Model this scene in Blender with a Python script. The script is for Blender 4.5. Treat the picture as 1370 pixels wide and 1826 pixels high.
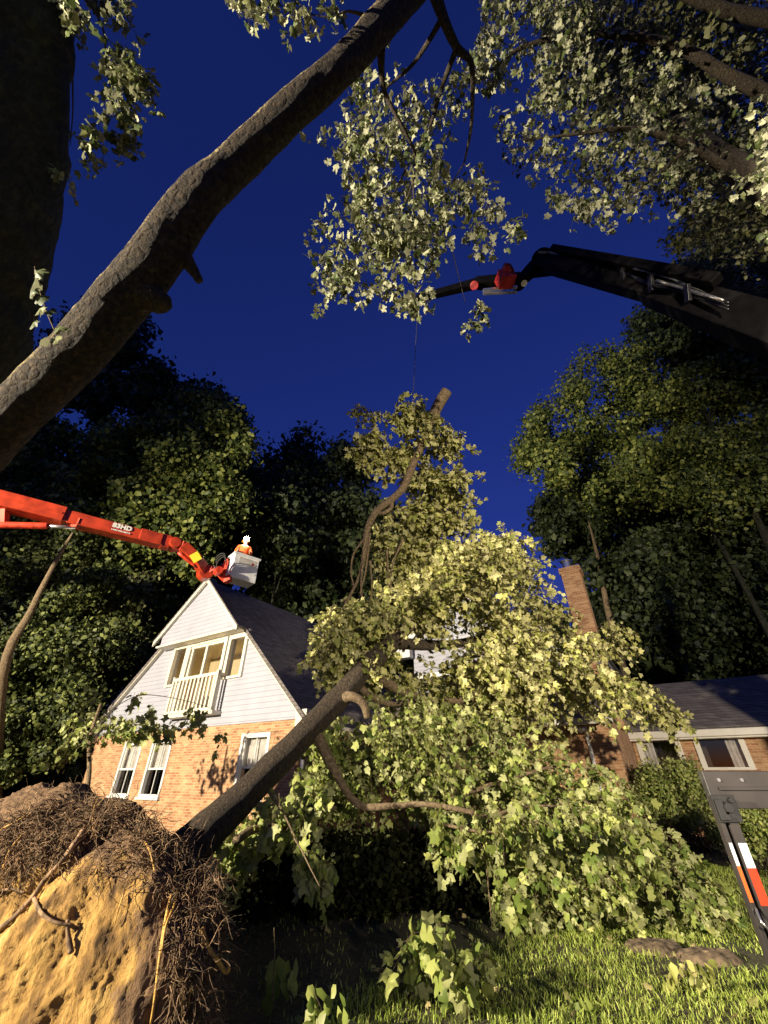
import bpy, bmesh, math, random
import numpy as np
from mathutils import Vector, Matrix, noise
from mathutils.bvhtree import BVHTree
R = math.radians
rng = np.random.default_rng(7)
random.seed(7)
for o in list(bpy.data.objects): bpy.data.objects.remove(o)
scn = bpy.context.scene
COL = scn.collection

# ---------------------------------------------------------------- camera, sky, lamps, exposure
PITCH = math.atan(472 / 720.)
EYE = Vector((0, 0, 1.6))
cam = bpy.data.cameras.new('camera'); co = bpy.data.objects.new('camera', cam); COL.objects.link(co)
cam.sensor_fit = 'HORIZONTAL'; cam.sensor_width = 36; cam.lens = 36 * 720 / 1370.
cam.clip_start = .05; cam.clip_end = 2000
co.location = EYE; co.rotation_euler = (math.pi / 2 + PITCH, 0, 0)
scn.camera = co
w = bpy.data.worlds.new('World'); scn.world = w; w.use_nodes = True
nt = w.node_tree; bgn = nt.nodes['Background']
sky = nt.nodes.new('ShaderNodeTexSky'); sky.sky_type = 'NISHITA'; sky.sun_disc = False
sky.sun_elevation = R(-1.2); sky.sun_rotation = R(200); sky.ozone_density = 6; sky.air_density = 1.0; sky.dust_density = .3
nt.links.new(sky.outputs[0], bgn.inputs['Color'])
bgn.inputs['Strength'].default_value = .95
scn.view_settings.view_transform = 'Standard'; scn.view_settings.look = 'None'
scn.view_settings.exposure = 0; scn.view_settings.gamma = 1
LIGHT = Vector((-20.0, -5.6, 7.2))
lt = bpy.data.lights.new('work_light', 'SPOT'); lo = bpy.data.objects.new('work_light', lt); COL.objects.link(lo)
lt.energy = 75000; lt.color = (1, .87, .66); lt.shadow_soft_size = .22; lt.spot_size = R(104); lt.spot_blend = .6
lo.location = LIGHT
lo.rotation_euler = (Vector((-2, 11, 3.6)) - LIGHT).to_track_quat('-Z', 'Y').to_euler()
L2 = Vector((5.2, -11, 4.2)); lt2 = bpy.data.lights.new('second_work_light', 'SPOT'); lo2 = bpy.data.objects.new('second_work_light', lt2); COL.objects.link(lo2)
lt2.energy = 28000; lt2.color = (1, .86, .66); lt2.shadow_soft_size = .2; lt2.spot_size = R(72); lt2.spot_blend = .8
lo2.location = L2; lo2.rotation_euler = (Vector((9.5, 13, 6.5)) - L2).to_track_quat('-Z', 'Y').to_euler()
scn.cycles.max_bounces = 5; scn.cycles.transparent_max_bounces = 8
scn.cycles.sample_clamp_indirect = 4

# ---------------------------------------------------------------- helpers
def ray(px, py):
    x = (px - 685) / 720.; y = (913 - py) / 720.
    return Vector((x, math.cos(PITCH) - y * math.sin(PITCH), math.sin(PITCH) + y * math.cos(PITCH)))
def C(px, py, d): return EYE + ray(px, py) * d            # a point at distance d along the view axis
def YP(px, py, Y): r = ray(px, py); return EYE + r * (Y / r.y)
def hgt(x, y):
    return .10 * noise.noise(Vector((x * .25, y * .25, 3))) + .035 * noise.noise(Vector((x * 1.3, y * 1.3, 8)))

def tag(o, label=None, cat=None, group=None, kind=None):
    if label: o['label'] = label
    if cat: o['category'] = cat
    if group: o['group'] = group
    if kind: o['kind'] = kind
    return o
def empty(name, loc=(0, 0, 0), parent=None):
    o = bpy.data.objects.new(name, None); COL.objects.link(o); o.location = loc; o.parent = parent
    return o
def link(name, me, mat, parent=None, world=True):
    o = bpy.data.objects.new(name, me); COL.objects.link(o)
    if mat: me.materials.append(mat)
    if parent:
        o.parent = parent
        if world:
            bpy.context.view_layer.update()
            o.matrix_parent_inverse = parent.matrix_world.inverted()
    return o
class MB:
    def __init__(s): s.v = []; s.f = []
    def add(s, vs, fs):
        n = len(s.v); s.v += [tuple(v) for v in vs]; s.f += [tuple(i + n for i in f) for f in fs]
    def box(s, a, b):
        x0, y0, z0 = a; x1, y1, z1 = b
        x0, x1 = sorted((x0, x1)); y0, y1 = sorted((y0, y1)); z0, z1 = sorted((z0, z1))
        s.add([(x0, y0, z0), (x1, y0, z0), (x1, y1, z0), (x0, y1, z0), (x0, y0, z1), (x1, y0, z1), (x1, y1, z1), (x0, y1, z1)],
              [(0, 3, 2, 1), (4, 5, 6, 7), (0, 1, 5, 4), (1, 2, 6, 5), (2, 3, 7, 6), (3, 0, 4, 7)])
    def beam(s, p0, p1, w0, h0, w1=None, h1=None, up=(0, 0, 1)):
        p0 = Vector(p0); p1 = Vector(p1); w1 = w1 or w0; h1 = h1 or h0
        d = (p1 - p0).normalized(); u = Vector(up); sd = d.cross(u).normalized(); u = sd.cross(d).normalized()
        vs = []
        for p, ww, hh in ((p0, w0, h0), (p1, w1, h1)):
            for a, b in ((-1, -1), (1, -1), (1, 1), (-1, 1)): vs.append(p + sd * a * ww / 2 + u * b * hh / 2)
        s.add(vs, [(0, 3, 2, 1), (4, 5, 6, 7), (0, 1, 5, 4), (1, 2, 6, 5), (2, 3, 7, 6), (3, 0, 4, 7)][::1])
    def tube(s, pts, rad, sides=8, sub=3, rough=0., cap=True, seed=0.):
        P = [Vector(p) for p in pts]; n = len(P)
        if not hasattr(rad, '__len__'): rad = [rad] * n
        Q = []; RR = []
        for i in range(n - 1):
            p0 = P[max(i - 1, 0)]; p1 = P[i]; p2 = P[i + 1]; p3 = P[min(i + 2, n - 1)]
            for k in range(sub):
                t = k / sub
                Q.append(.5 * ((2 * p1) + (p2 - p0) * t + (2 * p0 - 5 * p1 + 4 * p2 - p3) * t * t + (3 * p1 - p0 - 3 * p2 + p3) * t ** 3))
                RR.append(rad[i] * (1 - t) + rad[i + 1] * t)
        Q.append(P[-1]); RR.append(rad[-1])
        ref = Vector((.31, .2, .93)); vs = []; fs = []
        for i, q in enumerate(Q):
            d = (Q[min(i + 1, len(Q) - 1)] - Q[max(i - 1, 0)]).normalized()
            a = d.cross(ref)
            if a.length < .05: a = d.cross(Vector((1, 0, 0)))
            a.normalize(); b = d.cross(a); ref = a.cross(d) if False else ref
            for k in range(sides):
                an = 2 * math.pi * k / sides; dv = a * math.cos(an) + b * math.sin(an); r = RR[i]
                if rough:
                    r *= 1 + rough * noise.noise(q * 2.2 + dv * 1.4 + Vector((seed, 0, 0))) + rough * .5 * noise.noise(q * 7 + dv * 5)
                vs.append(q + dv * r)
        for i in range(len(Q) - 1):
            for k in range(sides):
                k2 = (k + 1) % sides
                fs.append((i * sides + k, i * sides + k2, (i + 1) * sides + k2, (i + 1) * sides + k))
        if cap: fs.append(tuple(range(sides))[::-1]); fs.append(tuple((len(Q) - 1) * sides + k for k in range(sides)))
        s.add(vs, fs)
    def disc(s, c, ax, r, h, sides=16, r1=None):
        c = Vector(c); ax = Vector(ax).normalized()
        s.tube([c, c + ax * h], [r, r if r1 is None else r1], sides=sides, sub=1)
    def build(s, name, mat, parent=None, smooth=False, bevel=0, world=True):
        me = bpy.data.meshes.new(name); me.from_pydata(s.v, [], s.f); me.update()
        if smooth: me.polygons.foreach_set('use_smooth', [True] * len(me.polygons))
        o = link(name, me, mat, parent, world)
        if bevel:
            m = o.modifiers.new('bevel', 'BEVEL'); m.width = bevel; m.segments = 2; m.limit_method = 'ANGLE'
        return o
def np_mesh(name, V, F, mat, parent=None):
    """V (n,3), F (m,k)"""
    me = bpy.data.meshes.new(name); m, k = F.shape
    me.vertices.add(len(V)); me.vertices.foreach_set('co', V.astype(np.float32).ravel())
    me.loops.add(m * k); me.loops.foreach_set('vertex_index', F.astype(np.int32).ravel())
    me.polygons.add(m); me.polygons.foreach_set('loop_start', (np.arange(m) * k).astype(np.int32))
    me.update(calc_edges=True)
    return link(name, me, mat, parent)

def unit(a): return a / (np.linalg.norm(a, axis=-1, keepdims=True) + 1e-9)
def leaf_tpl(kind):
    if kind == 'lobed':
        h = [(.10, .0), (.34, -.04), (.50, .14), (.40, .27), (.58, .50), (.46, .64), (.29, .60), (.17, .80)]
        out = [(0, 0)] + h + [(0, 1.02)] + [(-x, y) for x, y in h[::-1]]
        V = [(0, .38)] + out
        V = np.array([(x, y, -.22 * abs(x) - .25 * (y - .3) ** 2 + (.0)) for x, y in V]); n = len(out)
        F = np.array([(0, 1 + i, 1 + (i + 1) % n) for i in range(n)])
    elif kind == 'oval':
        out = [(0, 0), (.26, .22), (.33, .5), (.2, .82), (0, 1), (-.2, .82), (-.33, .5), (-.26, .22)]
        V = [(0, .45)] + out; V = np.array([(x, y, -.3 * abs(x) - .2 * y * y) for x, y in V]); n = len(out)
        F = np.array([(0, 1 + i, 1 + (i + 1) % n) for i in range(n)])
    else:
        V = np.array([(0, 0, 0), (.38, .35, -.1), (.3, .75, -.18), (0, 1, -.12), (-.38, .3, -.12), (-.22, .7, -.1)])
        F = np.array([(0, 1, 2), (0, 2, 3), (0, 3, 5), (0, 5, 4)])
    return V, F
TPL = {k: leaf_tpl(k) for k in ('lobed', 'oval', 'far')}
def leaves(name, pos, d, nrm, size, kind, mat, parent=None):
    T, F = TPL[kind]; d = unit(d); x = unit(np.cross(d, nrm)); z = np.cross(x, d)
    s = size[:, None]
    ww = rng.uniform(.8, 1.15, (len(pos), 1)); cu = rng.uniform(-.4, 3.4, (len(pos), 1))
    V = (pos[:, None, :] + T[None, :, 0:1] * (x * s * ww)[:, None, :] + T[None, :, 1:2] * (d * s)[:, None, :]
         + T[None, :, 2:3] * (z * s * cu)[:, None, :])
    n, k, _ = V.shape
    if kind != 'far': V = V + rng.normal(size=V.shape) * (s * .05)[:, None, :] * np.r_[0, 0, np.ones(k - 2)][None, :, None]
    FF = (F[None] + (np.arange(n) * k)[:, None, None]).reshape(-1, 3)
    return np_mesh(name, V.reshape(-1, 3), FF, mat, parent)
def twigs(name, P, r, mat, parent=None):
    """P (n,m,3) polylines, thin three-sided stems"""
    n, m, _ = P.shape; r = np.asarray(r).reshape(-1, 1) * np.ones((n, 1))
    d = unit(np.diff(P, axis=1)); d = np.concatenate([d, d[:, -1:]], 1)
    a = unit(np.cross(d, np.array([.3, .5, .8]))); b = np.cross(d, a)
    tp = np.linspace(1, .35, m)[None, :, None]; V = []
    for k in range(3):
        an = 2.094 * k; V.append(P + (a * math.cos(an) + b * math.sin(an)) * (r[:, :, None] * tp))
    V = np.stack(V, 2).reshape(-1, 3)
    F = []
    i = np.arange(n)[:, None] * m * 3 + np.arange(m - 1)[None] * 3
    for k in range(3):
        k2 = (k + 1) % 3; F.append(np.stack([i + k, i + k2, i + 3 + k2, i + 3 + k], -1).reshape(-1, 4))
    return np_mesh(name, V, np.concatenate(F), mat, parent)
def in_poly(P, poly):
    x, y = P[:, 0], P[:, 1]; c = np.zeros(len(P), bool); n = len(poly); j = n - 1
    for i in range(n):
        xi, yi = poly[i]; xj, yj = poly[j]
        if yi != yj: c ^= ((yi > y) != (yj > y)) & (x < (xj - xi) * (y - yi) / (yj - yi) + xi)
        j = i
    return c
def poly_pts(poly, n):
    a = np.array(poly, float); lo_, hi = a.min(0), a.max(0); out = np.zeros((0, 2))
    while len(out) < n:
        q = rng.uniform(lo_, hi, (n * 3, 2)); out = np.concatenate([out, q[in_poly(q, poly)]])
    return out[:n]
def CP(q, d): return np.array([C(a, b, e) for (a, b), e in zip(q, d)])
def ball(n): return unit(rng.normal(size=(n, 3))) * rng.uniform(0, 1, (n, 1)) ** (1 / 3)
def sprays(O, D, L, K, size, droop, spread=.9, tipdown=.5, lift=.3):
    """leafy twigs: origins O, directions D, lengths L; K leaves each"""
    n = len(O); D = unit(D); G = np.array([0, 0, -1.])
    t = np.linspace(.12, 1, K)[None, :, None] + rng.uniform(-.05, .05, (n, K, 1)); Ln = L[:, None, None]
    P = O[:, None] + D[:, None] * Ln * t + G * droop * Ln * t * t
    tan = unit(D[:, None] + G * droop * 2 * t)
    sd = unit(np.cross(tan, rng.normal(size=(n, K, 3))))
    dd = unit(tan * .6 + sd * spread + G * tipdown + rng.normal(size=(n, K, 3)) * .25)
    nr = unit(rng.normal(size=(n, K, 3)) * .75 + np.array([0, 0, lift]) + sd * .2)
    pet = sd * (size * .35)
    tt = np.linspace(0, 1, 5)[None, :, None]
    TW = O[:, None] + D[:, None] * Ln * tt + G * droop * Ln * tt * tt
    sz = size * rng.uniform(.4, 1.25, (n * K))
    return (P + pet).reshape(-1, 3), dd.reshape(-1, 3), nr.reshape(-1, 3), sz, TW

# ---------------------------------------------------------------- materials
def newmat(name):
    m = bpy.data.materials.new(name); m.use_nodes = True
    return m, m.node_tree, m.node_tree.nodes['Principled BSDF']
def N(nt, t, **k):
    n = nt.nodes.new(t)
    for a, b in k.items():
        if a in n.inputs: n.inputs[a].default_value = b
        else: setattr(n, a, b)
    return n
def ramp(nt, fac, stops):
    r = nt.nodes.new('ShaderNodeValToRGB'); e = r.color_ramp.elements
    while len(e) < len(stops): e.new(.5)
    for q, (p, c) in zip(e, stops): q.position = p; q.color = (*c, 1)
    nt.links.new(fac, r.inputs[0]); return r.outputs[0]
def paint(name, col, rough=.5, var=.12, scale=6., metal=0., bump=.0, coat=0.):
    m, nt, b = newmat(name); tc = N(nt, 'ShaderNodeTexCoord')
    no = N(nt, 'ShaderNodeTexNoise', Scale=scale, Detail=6.); nt.links.new(tc.outputs['Object'], no.inputs['Vector'])
    c1 = tuple(x * (1 - var * 2) for x in col); c2 = tuple(min(1, x * (1 + var)) for x in col)
    nt.links.new(ramp(nt, no.outputs[0], [(.3, c1), (.65, c2)]), b.inputs['Base Color'])
    b.inputs['Roughness'].default_value = rough; b.inputs['Metallic'].default_value = metal
    b.inputs['Coat Weight'].default_value = coat
    if bump:
        bp = N(nt, 'ShaderNodeBump', Strength=bump, Distance=.02); nt.links.new(no.outputs[0], bp.inputs['Height']); nt.links.new(bp.outputs[0], b.inputs['Normal'])
    return m
def leafmat(name, dark, mid, light, back=None, trans=.25, rough=.55):
    m, nt, b = newmat(name); g = N(nt, 'ShaderNodeNewGeometry')
    c = ramp(nt, g.outputs['Random Per Island'], [(0, dark), (.5, mid), (1, light)])
    if back:
        mx = N(nt, 'ShaderNodeMix', data_type='RGBA'); c2 = ramp(nt, g.outputs['Random Per Island'], [(0, tuple(x * .7 for x in back)), (1, back)])
        nt.links.new(g.outputs['Backfacing'], mx.inputs[0]); nt.links.new(c, mx.inputs[6]); nt.links.new(c2, mx.inputs[7]); c = mx.outputs[2]
    nt.links.new(c, b.inputs['Base Color']); b.inputs['Roughness'].default_value = rough
    b.inputs['Specular IOR Level'].default_value = .35
    tr = N(nt, 'ShaderNodeBsdfTranslucent'); nt.links.new(c, tr.inputs['Color'])
    ms = N(nt, 'ShaderNodeMixShader'); ms.inputs[0].default_value = trans
    nt.links.new(b.outputs[0], ms.inputs[1]); nt.links.new(tr.outputs[0], ms.inputs[2])
    nt.links.new(ms.outputs[0], nt.nodes['Material Output'].inputs[0]); return m
def barkmat(name, c1, c2, c3, scale=9., stretch=(1, 1, .35), bump=.7, lit_band=None):
    m, nt, b = newmat(name); tc = N(nt, 'ShaderNodeTexCoord'); mp = N(nt, 'ShaderNodeMapping'); mp.inputs['Scale'].default_value = stretch
    nt.links.new(tc.outputs['Object'], mp.inputs[0])
    vo = N(nt, 'ShaderNodeTexVoronoi', Scale=scale, feature='DISTANCE_TO_EDGE'); no = N(nt, 'ShaderNodeTexNoise', Scale=scale * 1.7, Detail=10., Roughness=.65)
    no2 = N(nt, 'ShaderNodeTexNoise', Scale=2.1, Detail=5.)
    wp = N(nt, 'ShaderNodeVectorMath', operation='MULTIPLY_ADD'); wp.inputs[1].default_value = (.12, .12, .12)
    nt.links.new(no.outputs['Color'], wp.inputs[0]); nt.links.new(mp.outputs[0], wp.inputs[2])
    nt.links.new(wp.outputs[0], vo.inputs['Vector']); nt.links.new(mp.outputs[0], no.inputs['Vector']); nt.links.new(tc.outputs['Object'], no2.inputs['Vector'])
    c = ramp(nt, no.outputs[0], [(.32, c1), (.5, c2), (.7, c3)])
    if lit_band:
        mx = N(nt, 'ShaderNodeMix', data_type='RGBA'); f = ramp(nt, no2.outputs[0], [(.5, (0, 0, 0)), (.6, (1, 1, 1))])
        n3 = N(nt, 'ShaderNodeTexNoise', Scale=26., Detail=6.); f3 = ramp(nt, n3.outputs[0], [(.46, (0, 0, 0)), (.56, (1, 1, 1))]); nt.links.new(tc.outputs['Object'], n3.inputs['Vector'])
        at = N(nt, 'ShaderNodeAttribute', attribute_name='lit_band'); f = ramp(nt, at.outputs['Fac'], [(.42, (0, 0, 0)), (.75, (1, 1, 1))])  # pale band paints the floodlit side into the bark colour
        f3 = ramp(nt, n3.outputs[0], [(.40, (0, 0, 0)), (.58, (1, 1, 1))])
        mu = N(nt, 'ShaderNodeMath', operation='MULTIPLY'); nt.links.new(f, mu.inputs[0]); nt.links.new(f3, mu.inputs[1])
        nt.links.new(mu.outputs[0], mx.inputs[0]); nt.links.new(c, mx.inputs[6]); mx.inputs[7].default_value = (*lit_band, 1); c = mx.outputs[2]
    nt.links.new(c, b.inputs['Base Color']); b.inputs['Roughness'].default_value = .9
    ad = N(nt, 'ShaderNodeMath', operation='MULTIPLY_ADD'); ad.inputs[1].default_value = 2.2
    mn = N(nt, 'ShaderNodeMath', operation='MINIMUM'); mn.inputs[1].default_value = .22
    nt.links.new(vo.outputs['Distance'], mn.inputs[0]); nt.links.new(mn.outputs[0], ad.inputs[0]); nt.links.new(no.outputs[0], ad.inputs[2])
    bp = N(nt, 'ShaderNodeBump', Strength=bump, Distance=.05); nt.links.new(ad.outputs[0], bp.inputs['Height']); nt.links.new(bp.outputs[0], b.inputs['Normal'])
    return m
def wallcoord(nt):
    tc = N(nt, 'ShaderNodeTexCoord'); sp = N(nt, 'ShaderNodeSeparateXYZ'); nt.links.new(tc.outputs['Object'], sp.inputs[0])
    ad = N(nt, 'ShaderNodeMath', operation='ADD'); nt.links.new(sp.outputs[0], ad.inputs[0]); nt.links.new(sp.outputs[1], ad.inputs[1])
    cb = N(nt, 'ShaderNodeCombineXYZ'); nt.links.new(ad.outputs[0], cb.inputs[0]); nt.links.new(sp.outputs[2], cb.inputs[1])
    return tc, sp, cb
def brickmat():
    m, nt, b = newmat('brick'); tc, sp, cb = wallcoord(nt)
    br = N(nt, 'ShaderNodeTexBrick', Scale=1., offset=.5)
    for k, v in (('Mortar Size', .008), ('Brick Width', .215), ('Row Height', .072), ('Bias', -.1), ('Mortar Smooth', .2)): br.inputs[k].default_value = v
    br.inputs['Color1'].default_value = (.36, .16, .065, 1); br.inputs['Color2'].default_value = (.58, .35, .165, 1); br.inputs['Mortar'].default_value = (.50, .38, .25, 1)
    nt.links.new(cb.outputs[0], br.inputs['Vector'])
    no = N(nt, 'ShaderNodeTexNoise', Scale=2.5, Detail=8.); nt.links.new(tc.outputs['Object'], no.inputs['Vector'])
    no2 = N(nt, 'ShaderNodeTexNoise', Scale=38., Detail=4.); nt.links.new(tc.outputs['Object'], no2.inputs['Vector'])
    mx = N(nt, 'ShaderNodeMix', data_type='RGBA', blend_type='MULTIPLY'); mx.inputs[0].default_value = .8
    nt.links.new(br.outputs['Color'], mx.inputs[6]); nt.links.new(ramp(nt, no.outputs[0], [(.3, (.68, .66, .64)), (.7, (1.1, 1.1, 1.1))]), mx.inputs[7])
    mx2 = N(nt, 'ShaderNodeMix', data_type='RGBA', blend_type='MULTIPLY'); mx2.inputs[0].default_value = .7
    nt.links.new(mx.outputs[2], mx2.inputs[6]); nt.links.new(ramp(nt, no2.outputs[0], [(.3, (.6, .6, .6)), (.65, (1.15, 1.15, 1.15))]), mx2.inputs[7])
    nt.links.new(mx2.outputs[2], b.inputs['Base Color']); b.inputs['Roughness'].default_value = .9
    bp = N(nt, 'ShaderNodeBump', Strength=.5, Distance=.01, invert=True); nt.links.new(br.outputs['Fac'], bp.inputs['Height']); nt.links.new(bp.outputs[0], b.inputs['Normal'])
    return m
def shinglemat():
    m, nt, b = newmat('shingles'); tc, sp, cb = wallcoord(nt)
    br = N(nt, 'ShaderNodeTexBrick', Scale=1., offset=.5)
    for k, v in (('Mortar Size', .006), ('Brick Width', .3), ('Row Height', .11)): br.inputs[k].default_value = v
    br.inputs['Color1'].default_value = (.11, .094, .085, 1); br.inputs['Color2'].default_value = (.19, .165, .15, 1); br.inputs['Mortar'].default_value = (.02, .02, .02, 1)
    nt.links.new(cb.outputs[0], br.inputs['Vector'])
    no = N(nt, 'ShaderNodeTexNoise', Scale=60., Detail=4.); nt.links.new(tc.outputs['Object'], no.inputs['Vector'])
    mx = N(nt, 'ShaderNodeMix', data_type='RGBA', blend_type='MULTIPLY'); mx.inputs[0].default_value = 1
    nt.links.new(br.outputs['Color'], mx.inputs[6]); nt.links.new(ramp(nt, no.outputs[0], [(.3, (.5, .5, .5)), (.7, (1.5, 1.5, 1.5))]), mx.inputs[7])
    nt.links.new(mx.outputs[2], b.inputs['Base Color']); b.inputs['Roughness'].default_value = .95
    return m
def sidingmat():
    m, nt, b = newmat('siding'); tc, sp, cb = wallcoord(nt)
    mo = N(nt, 'ShaderNodeMath', operation='MULTIPLY'); mo.inputs[1].default_value = 1 / .16; nt.links.new(sp.outputs[2], mo.inputs[0])
    fr = N(nt, 'ShaderNodeMath', operation='FRACT'); nt.links.new(mo.outputs[0], fr.inputs[0])
    no = N(nt, 'ShaderNodeTexNoise', Scale=1.4, Detail=7.); nt.links.new(tc.outputs['Object'], no.inputs['Vector'])
    nt.links.new(ramp(nt, no.outputs[0], [(.3, (.31, .315, .36)), (.7, (.37, .375, .42))]), b.inputs['Base Color']); b.inputs['Roughness'].default_value = .55
    gm = N(nt, 'ShaderNodeMix', data_type='RGBA', blend_type='MULTIPLY'); gm.inputs[0].default_value = 1; nt.links.new(b.inputs['Base Color'].links[0].from_socket, gm.inputs[6])
    nt.links.new(ramp(nt, fr.outputs[0], [(.0, (.62, .62, .62)), (.12, (1, 1, 1))]), gm.inputs[7]); nt.links.new(gm.outputs[2], b.inputs['Base Color'])  # shadow line under each lap darkened in the siding colour
    bp = N(nt, 'ShaderNodeBump', Strength=.8, Distance=.018, invert=True); nt.links.new(fr.outputs[0], bp.inputs['Height']); nt.links.new(bp.outputs[0], b.inputs['Normal'])
    return m
def glassmat():
    m, nt, b = newmat('window_glass'); nt.nodes.remove(b)
    g = N(nt, 'ShaderNodeBsdfGlossy', Roughness=.03); t = N(nt, 'ShaderNodeBsdfTransparent'); ms = N(nt, 'ShaderNodeMixShader'); ms.inputs[0].default_value = .09; nt.links.new(t.outputs[0], ms.inputs[1]); nt.links.new(g.outputs[0], ms.inputs[2])
    nt.links.new(ms.outputs[0], nt.nodes['Material Output'].inputs[0]); return m
def emit(name, col, s):
    m, nt, b = newmat(name); b.inputs['Emission Color'].default_value = (*col, 1); b.inputs['Emission Strength'].default_value = s; return m
def groundmat():
    m, nt, b = newmat('lawn_soil'); tc = N(nt, 'ShaderNodeTexCoord')
    a = N(nt, 'ShaderNodeTexNoise', Scale=.6, Detail=8.); c = N(nt, 'ShaderNodeTexNoise', Scale=22., Detail=8.)
    for q in (a, c): nt.links.new(tc.outputs['Object'], q.inputs['Vector'])
    mx = N(nt, 'ShaderNodeMix', data_type='RGBA')
    nt.links.new(ramp(nt, a.outputs[0], [(.4, (0, 0, 0)), (.62, (1, 1, 1))]), mx.inputs[0])
    nt.links.new(ramp(nt, c.outputs[0], [(.3, (.022, .02, .010)), (.7, (.075, .075, .025))]), mx.inputs[6])
    nt.links.new(ramp(nt, c.outputs[0], [(.3, (.035, .028, .015)), (.7, (.10, .085, .04))]), mx.inputs[7])
    nt.links.new(mx.outputs[2], b.inputs['Base Color']); b.inputs['Roughness'].default_value = 1
    bp = N(nt, 'ShaderNodeBump', Strength=.6, Distance=.04); nt.links.new(c.outputs[0], bp.inputs['Height']); nt.links.new(bp.outputs[0], b.inputs['Normal'])
    return m
def claymat():
    m, nt, b = newmat('clay'); tc = N(nt, 'ShaderNodeTexCoord'); mp = N(nt, 'ShaderNodeMapping'); mp.inputs['Scale'].default_value = (1, 1, .55); mp.inputs['Rotation'].default_value = (0, R(25), 0)
    nt.links.new(tc.outputs['Object'], mp.inputs[0])
    a = N(nt, 'ShaderNodeTexNoise', Scale=5., Detail=12., Roughness=.62); c = N(nt, 'ShaderNodeTexNoise', Scale=24., Detail=8., Roughness=.7); v = N(nt, 'ShaderNodeTexVoronoi', Scale=7.)
    for q in (a, c, v): nt.links.new(mp.outputs[0], q.inputs['Vector'])
    cl = ramp(nt, a.outputs[0], [(.30, (.05, .028, .012)), (.41, (.25, .14, .04)), (.52, (.48, .28, .075)), (.62, (.60, .38, .11)), (.74, (.68, .50, .22))])
    dk = ramp(nt, c.outputs[0], [(.3, (.045, .026, .014)), (.5, (.18, .105, .052)), (.7, (.38, .24, .12))])
    at = N(nt, 'ShaderNodeAttribute', attribute_name='humus')
    ad = N(nt, 'ShaderNodeMath', operation='MULTIPLY_ADD'); ad.inputs[1].default_value = .9; nt.links.new(c.outputs[0], ad.inputs[0]); nt.links.new(at.outputs['Fac'], ad.inputs[2])
    mx = N(nt, 'ShaderNodeMix', data_type='RGBA'); nt.links.new(ramp(nt, ad.outputs[0], [(.78, (0, 0, 0)), (1.15, (1, 1, 1))]), mx.inputs[0])
    nt.links.new(cl, mx.inputs[6]); nt.links.new(dk, mx.inputs[7])
    n9 = N(nt, 'ShaderNodeTexNoise', Scale=11., Detail=6., Roughness=.7); nt.links.new(mp.outputs[0], n9.inputs['Vector'])
    sp = ramp(nt, n9.outputs[0], [(.27, (.3, .2, .12)), (.38, (1, 1, 1))])
    m2 = N(nt, 'ShaderNodeMix', data_type='RGBA', blend_type='MULTIPLY'); m2.inputs[0].default_value = .6; nt.links.new(mx.outputs[2], m2.inputs[6]); nt.links.new(sp, m2.inputs[7])
    nt.links.new(m2.outputs[2], b.inputs['Base Color']); b.inputs['Roughness'].default_value = .95
    s2 = N(nt, 'ShaderNodeMath', operation='MULTIPLY_ADD'); s2.inputs[1].default_value = .6; nt.links.new(c.outputs[0], s2.inputs[0]); nt.links.new(a.outputs[0], s2.inputs[2])
    bp = N(nt, 'ShaderNodeBump', Strength=1., Distance=.07); nt.links.new(s2.outputs[0], bp.inputs['Height']); nt.links.new(bp.outputs[0], b.inputs['Normal'])
    return m
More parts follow.
